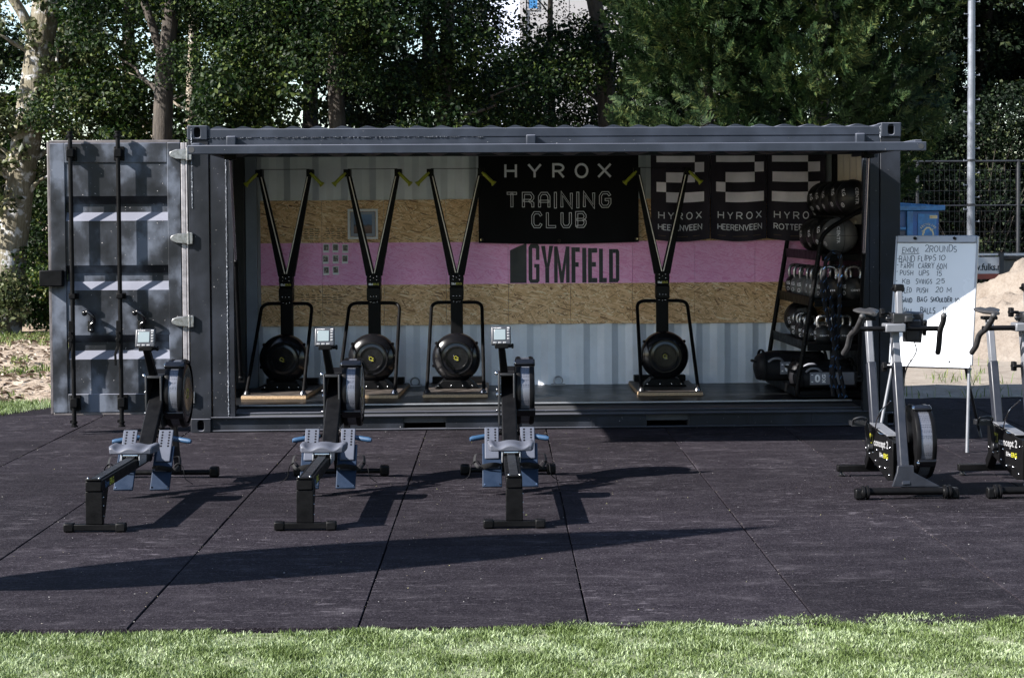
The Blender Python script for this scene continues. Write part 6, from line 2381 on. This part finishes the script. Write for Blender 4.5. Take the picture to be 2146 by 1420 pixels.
# ---- cypress: feathery upswept sprays
def spray_template(seed, n=34):
    g = np.random.default_rng(seed)
    V, F = [], []
    for i in range(n):
        t = (i + .5) / n
        side = (-1) ** i
        base = np.array([0, .02 * math.sin(t * 5), t * .86])
        ang = side * (1.05 - .55 * t) + g.normal() * .16
        ln = (.34 * (1 - t) ** .7 + .08) * g.uniform(.7, 1.2)
        d = np.array([math.sin(ang), g.normal() * .28, math.cos(ang)])
        d /= np.linalg.norm(d)
        pr = np.cross(d, [0, 1, 0])
        pr /= np.linalg.norm(pr)
        w = .026 + .012 * g.uniform()
        o = len(V)
        V += [base - pr * w * .5, base + pr * w * .5, base + d * ln * .55 + pr * w * .9, base + d * ln * .55 - pr * w * .9, base + d * ln]
        F += [(o, o + 1, o + 2), (o, o + 2, o + 3), (o + 3, o + 2, o + 4)]
        # little side tips
        for q in (.35, .65):
            b2 = base + d * ln * q
            a2 = ang + g.choice([-1, 1]) * g.uniform(.5, .8)
            d2 = np.array([math.sin(a2), g.normal() * .3, math.cos(a2)])
            d2 /= np.linalg.norm(d2)
            p2 = np.cross(d2, [0, 1, 0])
            p2 /= np.linalg.norm(p2)
            o = len(V)
            V += [b2 - p2 * w * .5, b2 + p2 * w * .5, b2 + d2 * ln * .42]
            F += [(o, o + 1, o + 2)]
    V = np.array(V)
    return V, np.array(F)


def conifer(label, loc, prof, nspray, seed, size=(.32, .62), dead=None):
    """prof: list of (z, radius)"""
    g = np.random.default_rng(seed)
    t = thing('cypress_tree', label, 'tree', loc, 0, None)
    MB().tube([(0, 0, -.1), (.05, 0, 3), (0, .05, 8), (0, 0, prof[-1][0] - .3)], [.15, .10, .05, .02], 10).build('trunk', M['bark_dark'], t)
    zs, rs = np.array([p[0] for p in prof]), np.array([p[1] for p in prof])
    tv = [spray_template(seed * 10 + k) for k in range(3)]
    Vs, Fs, off = [], [], 0
    # boughs: sprays gather along them so that the outline comes out lumpy
    nb = nspray // 22
    bough_z = g.uniform(zs[0], zs[-1], nb * 3)
    wt = np.interp(bough_z, zs, rs)
    bough_z = bough_z[g.uniform(0, wt.max(), nb * 3) < wt][:nb]
    for bz_ in bough_z:
        az = g.uniform(0, 2 * np.pi)
        R_ = np.interp(bz_, zs, rs) * g.uniform(.72, 1.10)
        k = 22
        u = g.uniform(.12, 1.0, k) ** .7
        ax_ = np.array([math.cos(az), math.sin(az)])
        lat = g.normal(0, .26, k) * (1.2 - .6 * u)
        P = np.stack([ax_[0] * R_ * u - ax_[1] * lat, ax_[1] * R_ * u + ax_[0] * lat, bz_ + .32 * R_ * u ** 1.5 + g.normal(0, .13, k)], 1)
        for p, uu in zip(P, u):
            T, F = tv[g.integers(3)]
            d = np.array([ax_[0], ax_[1], .75]) + g.normal(0, .34, 3)
            d /= np.linalg.norm(d)
            x = np.cross(d, g.normal(size=3))
            x /= np.linalg.norm(x)
            y = np.cross(d, x)
            s = g.uniform(*size)
            Vs.append(p + s * (T[:, :1] * x + T[:, 1:2] * y + T[:, 2:3] * d - .3 * d))
            Fs.append(F + off)
            off += len(T)
    np_mesh('foliage', np.concatenate(Vs), np.concatenate(Fs), M['conifer'], t)
    if dead:
        Vs, Fs, off = [], [], 0
        for c, n in dead:
            for i in range(n):
                T, F = tv[g.integers(3)]
                d = np.array([-.5, -.3, -.25]) + g.normal(0, .5, 3)
                d /= np.linalg.norm(d)
                x = np.cross(d, g.normal(size=3))
                x /= np.linalg.norm(x)
                y = np.cross(d, x)
                p = np.array(c) + g.normal(0, .16, 3) * [1.3, .6, .6]
                s = g.uniform(.15, .34)
                Vs.append(p + s * (T[:, :1] * x + T[:, 1:2] * y + T[:, 2:3] * d))
                Fs.append(F + off)
                off += len(T)
        np_mesh('dead_foliage', np.concatenate(Vs), np.concatenate(Fs), M['dead'], t)
    return t


conifer('tall dense green cypress behind the right half of the container', (7.55, 10.9, 0), [(.4, .7), (1.2, 1.0), (2.1, 1.45), (2.9, 2.1), (4.5, 2.15), (7, 1.6), (10, .8), (12, .2)], 6200, 11, (.22, .42))
conifer('cypress left of the densest one, with a reddish dead branch low down', (5.95, 11.4, 0), [(1.2, .9), (2.2, 1.35), (3.4, 1.5), (5, 1.55), (7.5, 1.2), (10.5, .3)], 3600, 13, (.22, .42), dead=[((-.62, -1.35, 2.52), 46), ((-.35, -1.4, 2.55), 30)])


# ---- shrubs at the left, behind the dirt
def make_shrub(name, label, loc, clumps, mat, seed, leaf, per, cat='shrub'):
    g = np.random.default_rng(seed)
    t = thing(name, label, cat, loc)
    mb = MB()
    for c, r in clumps:
        limb(mb, (g.normal() * .08, g.normal() * .08, -.05), c, .012, .004, g, .1, 5)
    mb.build('stem', M['bark_dark'], t, angle=80)['kind'] = 'stuff'
    chunks = []
    for c, r in clumps:
        p, d = clump_points(g, c, r, int(per * (r / .3) ** 2), .9)
        chunks.append(leaf_arrays(p, leaf, g, .4, .33, d, .5))
    leaves_mesh('foliage', chunks, mat, t)
    return t


sg = np.random.default_rng(9)
make_shrub('leafy_shrub', 'sunlit leafy shrub at the foot of the leaning poplar', (-5.25, 13.7, 0), [((sg.uniform(-.7, .7), sg.uniform(-.3, .3), sg.uniform(.15, 1.0)), sg.uniform(.2, .34)) for k in range(20)], M['leaf_pop'], 81, .085, 150)
make_shrub('leafy_shrub', 'green shrub between the poplar and the container door', (-3.95, 14.2, 0), [((sg.uniform(-.8, .9), sg.uniform(-.3, .3), sg.uniform(.15, 1.35)), sg.uniform(.2, .36)) for k in range(26)], M['leaf_mid'], 83, .075, 170)
make_shrub('leafy_shrub', 'dark shrub behind the green one beside the door', (-3.6, 15.6, 0), [((sg.uniform(-1.8, 1.5), sg.uniform(-.3, .5), sg.uniform(.2, 2.3)), sg.uniform(.3, .5)) for k in range(36)], M['leaf_dark'], 85, .085, 210)
# hedge along the fence, right, with shade put into its leaf colour
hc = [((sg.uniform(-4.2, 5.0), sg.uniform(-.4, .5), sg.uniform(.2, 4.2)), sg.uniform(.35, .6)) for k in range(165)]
make_shrub('hedge', 'tall dark hedge growing right behind the mesh fence', (13.0, 21.8, 0), hc, M['leaf_shaded'], 87, .085, 120, 'hedge')
# far-off wood that reads as one mass
g = np.random.default_rng(55)
n = 26000
P = np.stack([g.uniform(-26, 40, n), g.uniform(38, 44, n), np.zeros(n)], 1)
top = 2.6 + 1.1 * np.sin(P[:, 0] * .6) + .7 * np.sin(P[:, 0] * 1.7 + 1)
P[:, 2] = g.uniform(0, 1, n) * top
tag(leaves_mesh('far_wood', [leaf_arrays(P, .30, g, .5)], M['leaf_dark']), kind='stuff')

# ================================================================== TOWER
tw = thing('office_tower', 'white panelled tower block with blue windows showing through the trees', 'building', (0, 0, 0))
MB().box(5.75, 16, 70.06, 84, -.2, 26).build('wall', M['tower'], tw)
M['tower2'] = simple('pale_blue_tower_panel', (0.50, 0.55, 0.68), 0.4, 0, 0.05, 0.4)
MB().box(3.4, 5.7, 72.2, 84, -.2, 22).build('side_wing', M['tower2'], tw)
MB().box(5.50, 5.78, 69.9, 70.2, -.2, 26.2).build('corner_fin', M['tower'], tw)
pan = None
win = None
wr = random.Random(4)
for fl_ in range(8):
    for c in range(5):
        x0, z0 = 5.80 + c * 2.0, .2 + fl_ * 3.2
        p = MB().box(x0 + .015, x0 + 1.985, 69.98, 70.055, z0 + .015, z0 + 3.185) if pan is None else None
        if pan is None:
            pan = p.build('wall_panel', M['tower'], tw)
            bx, bz = x0, z0
        else:
            q = pan.copy()
            COL.objects.link(q)
            q.parent = tw
            q.location = (x0 - bx, 0, z0 - bz)
        if c == 0 and fl_ in (1, 3, 5) or (c == 3 and fl_ % 2):
            if win is None:
                win = MB().box(x0 + .10, x0 + .52, 69.955, 69.978, z0 + 1.75, z0 + 2.35).build('window', M['glass'], tw)
                fm = MB()
                fm.box(x0 + .04, x0 + .099, 69.93, 69.979, z0 + 1.69, z0 + 2.41)
                fm.box(x0 + .521, x0 + .58, 69.93, 69.979, z0 + 1.69, z0 + 2.41)
                fm.box(x0 + .0995, x0 + .5205, 69.93, 69.979, z0 + 1.69, z0 + 1.749)
                fm.box(x0 + .0995, x0 + .5205, 69.93, 69.979, z0 + 2.351, z0 + 2.41)
                fm = fm.build('window_frame', M['tower'], win)
                wx, wz = x0, z0
            else:
                q = win.copy()
                COL.objects.link(q)
                q.parent = tw
                q.location = (x0 - wx, 0, z0 - wz)
                f2 = fm.copy()
                COL.objects.link(f2)
                f2.parent = q
for fl_ in range(7):
    MB().box(4.05, 4.55, 72.15, 72.19, 1.2 + fl_ * 3.2, 2.3 + fl_ * 3.2).build('window', M['tower2'], tw)

# ================================================================== RIGHT BACKGROUND
pole = thing('light_pole', 'tall galvanised pole with climbing pegs behind the whiteboard', 'pole', (12.08, 19.0, 0))
MB().cyl((0, 0, -.05), (0, 0, 9.5), .078, 18, .060).build('shaft', M['galv'], pole)
pg = MB()
for k in range(34):
    s = -1 if k % 2 else 1
    z = 1.7 + k * .23
    pg.cyl((s * .06, -.02, z), (s * .15, -.03, z), .010, 6)
    pg.cyl((s * .145, -.03, z - .01), (s * .145, -.03, z + .03), .010, 6)
pg.build('climbing_peg', M['galv'], pole)['kind'] = 'stuff'
for z in (1.35, 2.02, 2.86):
    MB().lathe([(.080, -.02), (.086, -.02), (.086, .02), (.080, .02)], (0, 0, z), 'z', 18).build('pole_band', M['fence'], pole)

fe = thing('mesh_fence', 'tall dark mesh fence with posts in front of the dark hedge', 'fence', (0, 0, 0))
for k in range(-1, 5):
    MB().cyl((11.31 + 1.985 * k, 20, -.05), (11.31 + 1.985 * k, 20, 2.90), .034, 12).build('fence_post', M['fence'], fe)
for z in (2.87, 2.01):
    MB().cyl((9.3, 19.99, z), (19.3, 19.99, z), .022 if z > 2.5 else .014, 10).build('fence_rail', M['fence'], fe)
wm = MB()
for x in np.arange(9.35, 19.2, .10):
    wm.cyl((x, 20.03, .05), (x, 20.03, 2.86), .0028, 3)
for z in np.arange(.1, 2.86, .20):
    wm.cyl((9.35, 20.034, z), (19.2, 20.034, z), .0028, 3)
wm.build('wire_mesh', M['fence'], fe)['kind'] = 'stuff'

dp = thing('recycling_dumpster', 'blue steel recycling dumpster behind the right end of the container', 'dumpster', (0, 0, 0))
MB().box(7.7, 9.60, 12.03, 13.6, .12, 1.885).build('body', M['dump'], dp, .01)
rm = MB().box(7.66, 9.68, 11.95, 13.66, 1.887, 1.965)
rm.prism([(7.68, 1.966), (9.62, 1.966), (8.9, 2.015), (7.68, 2.015)], 'xz', 12.0, 13.6)
rm.build('rim', M['dump2'], dp, .01)
for x in (8.2, 9.10):
    MB().box(x, x + .095, 11.965, 12.029, .15, 1.885).build('rib', M['dump2'], dp, .008)
MB().box(8.60, 9.09, 11.97, 12.029, 1.60, 1.64).build('rib', M['dump2'], dp, .006)
MB().box(8.30, 9.09, 12.0, 12.029, .9, 1.585).build('hatch', M['rust'], dp, .006)
MB().box(9.28, 9.56, 12.015, 12.029, 1.3, 1.84).build('sticker_panel', M['dump2'], dp, .002)
lb_ = MB().box(9.455, 9.575, 12.008, 12.0145, 1.765, 1.815).build('label', M['label'], dp, .001)
a = MB()
mp = lambda u, v, d: (u, 12.0075 - d, v)
put_text(a, 'MC-70', 9.472, 9.560, 1.778, 1.803, mp, .001, .02)
a.build('label_print', M['orange'], lb_, flat=True)
a = MB()
ec = (9.435, 1.545)
mp = lambda u, v, d: (ec[0] + u, 12.0145 - d, ec[1] + v)
for k in range(3):
    r0 = R(90 + 120 * k)
    def rt(p):
        return (p[0] * math.cos(r0) - p[1] * math.sin(r0), p[0] * math.sin(r0) + p[1] * math.cos(r0))
    ribbon(a, [rt(p) for p in ((.030, .072), (.082, .022), (.082, -.022), (.048, -.055))], .022, mp, .002 + .0004 * k)
    ribbon(a, [rt(p) for p in ((.070, -.075), (.030, -.060), (.055, -.025))], .012, mp, .004 + .0004 * k)
for i, ch in enumerate('RECYCLING'):
    an = R(90 + 52 - i * 13)
    vs_, fs_ = font_text(ch, .03)
    w_ = .020 if ch != 'I' else .007
    c_, s_ = math.cos(an - math.pi / 2), math.sin(an - math.pi / 2)
    rr_ = .118
    a.add([mp(rr_ * math.cos(an) + ((u - .5) * w_) * c_ - (v * .034) * s_, rr_ * math.sin(an) + ((u - .5) * w_) * s_ + (v * .034) * c_, .003) for u, v in vs_], fs_)
a.build('recycling_emblem', M['label'], dp, flat=True)

sg_ = thing('sign_board', 'white advertising board with black web address and red strip behind the sand', 'sign', (0, 0, 0))
MB().box(11.0, 12.33, 18.0, 18.03, .74, 1.045).build('panel', M['sign'], sg_)
MB().box(11.0, 12.33, 18.0, 18.03, .64, .738).build('red_strip', M['red'], sg_)
a = MB()
mp = lambda u, v, d: (u, 17.9995 - d, v)
put_text(a, 'www.fulks.nl', 11.66, 12.385, .80, .93, mp, .001, .03)
a.build('lettering', M['black_print'], sg_, flat=True)
for x in (11.02, 12.36):
    MB().box(x - .035, x + .035, 17.95, 18.06, -.05, 1.12).build('post', M['fence'], sg_)
MB().box(11.0, 12.32, 18.04, 18.07, 1.075, 1.115).build('top_rail', M['sign'], sg_)
wl = thing('concrete_barrier', 'low weathered grey barrier right of the advertising board', 'barrier', (0, 0, 0))
for k in range(7):
    x = 12.42 + k * .72
    MB().box(x, x + .712, 18.06, 18.16, -.05, .985 + .01 * math.sin(k * 2)).build('barrier_panel', M['concrete'], wl, .006)
MB().box(12.41, 13.1, 18.02, 18.05, 1.07, 1.115).build('barrier_rail', M['sign'], wl)
MB().box(12.41, 17.4, 18.0, 18.19, 1.0, 1.055).build('barrier_cap', M['wood_dark'], wl, .005)

# sand pile: a mound with a slumped, broken face
mb = MB()
nx, ny = 150, 110
def sand(u, v):
    x, y = 7.6 + u * 9.0, 5.2 + v * 7.4
    d = math.hypot((x - 11.9) / 1.0, (y - 9.3) / .92)
    h = 2.12 * max(0, 1 - d / 3.75)
    h = h * (1.0 - .25 * math.exp(-(d / .9) ** 2))
    nz = noise.fractal(Vector((x * .9, y * .9, 2)), 1.0, 2.0, 6)
    h += .10 * nz * min(1, h * 2)
    # slumped gully running down the front
    gl = abs((x - 10.05) + .55 * (y - 8.2) + .16 * nz)
    if h > .02:
        h -= .34 * math.exp(-(gl / .17) ** 2) * min(1, h * 1.4)
        h += .12 * math.exp(-((gl - .30) / .16) ** 2) * min(1, h * 1.2)
        h += .035 * abs(noise.noise(Vector((x * 5, y * 5, 4)))) + .02 * noise.noise(Vector((x * 13, y * 13, 1)))
        cr = noise.fractal(Vector((x * 2.6, y * 2.6, 9)), .8, 2.0, 5)
        h += .20 * max(0, cr - .10) * (1 if h > .25 else h * 4)
    return (x, y, h - .045)
mb.grid(sand, nx, ny)
tag(mb.build('sand_pile', M['sand'], None, recalc=False, angle=60), 'pale heap of sand with a broken slope, right of the whiteboard', 'sand pile')

# feather flag just beyond the left edge; its long shadow lies across the mats
ff = thing('feather_flag', 'tall dark leaf shaped flag on a leaning pole beyond the left edge, shading the mats', 'flag', (-1.69, -7.04, 0))
def ax(z):
    return Vector((0, -.10 * z, z))
MB().tube([ax(0), ax(4.3)], .012, 8).build('pole', M['black_metal'], ff)
wz = [(.95, .02), (1.2, .20), (1.5, .36), (2.0, .46), (2.5, .47), (3.0, .40), (3.5, .24), (3.9, .11), (4.22, .01)]
zz = np.linspace(.95, 4.22, 40)
ww = np.interp(zz, [p[0] for p in wz], [p[1] for p in wz])
pl = [(ax(z).y + w, z) for z, w in zip(zz, ww)] + [(ax(z).y - w * .92, z) for z, w in zip(zz[::-1], ww[::-1])]
MB().prism(pl, 'yz', .014, .020).build('cloth', M['banner'], ff)
MB().box(-.25, .25, -.25, .25, .001, .03).build('base_plate', M['black_metal'], ff, .004)
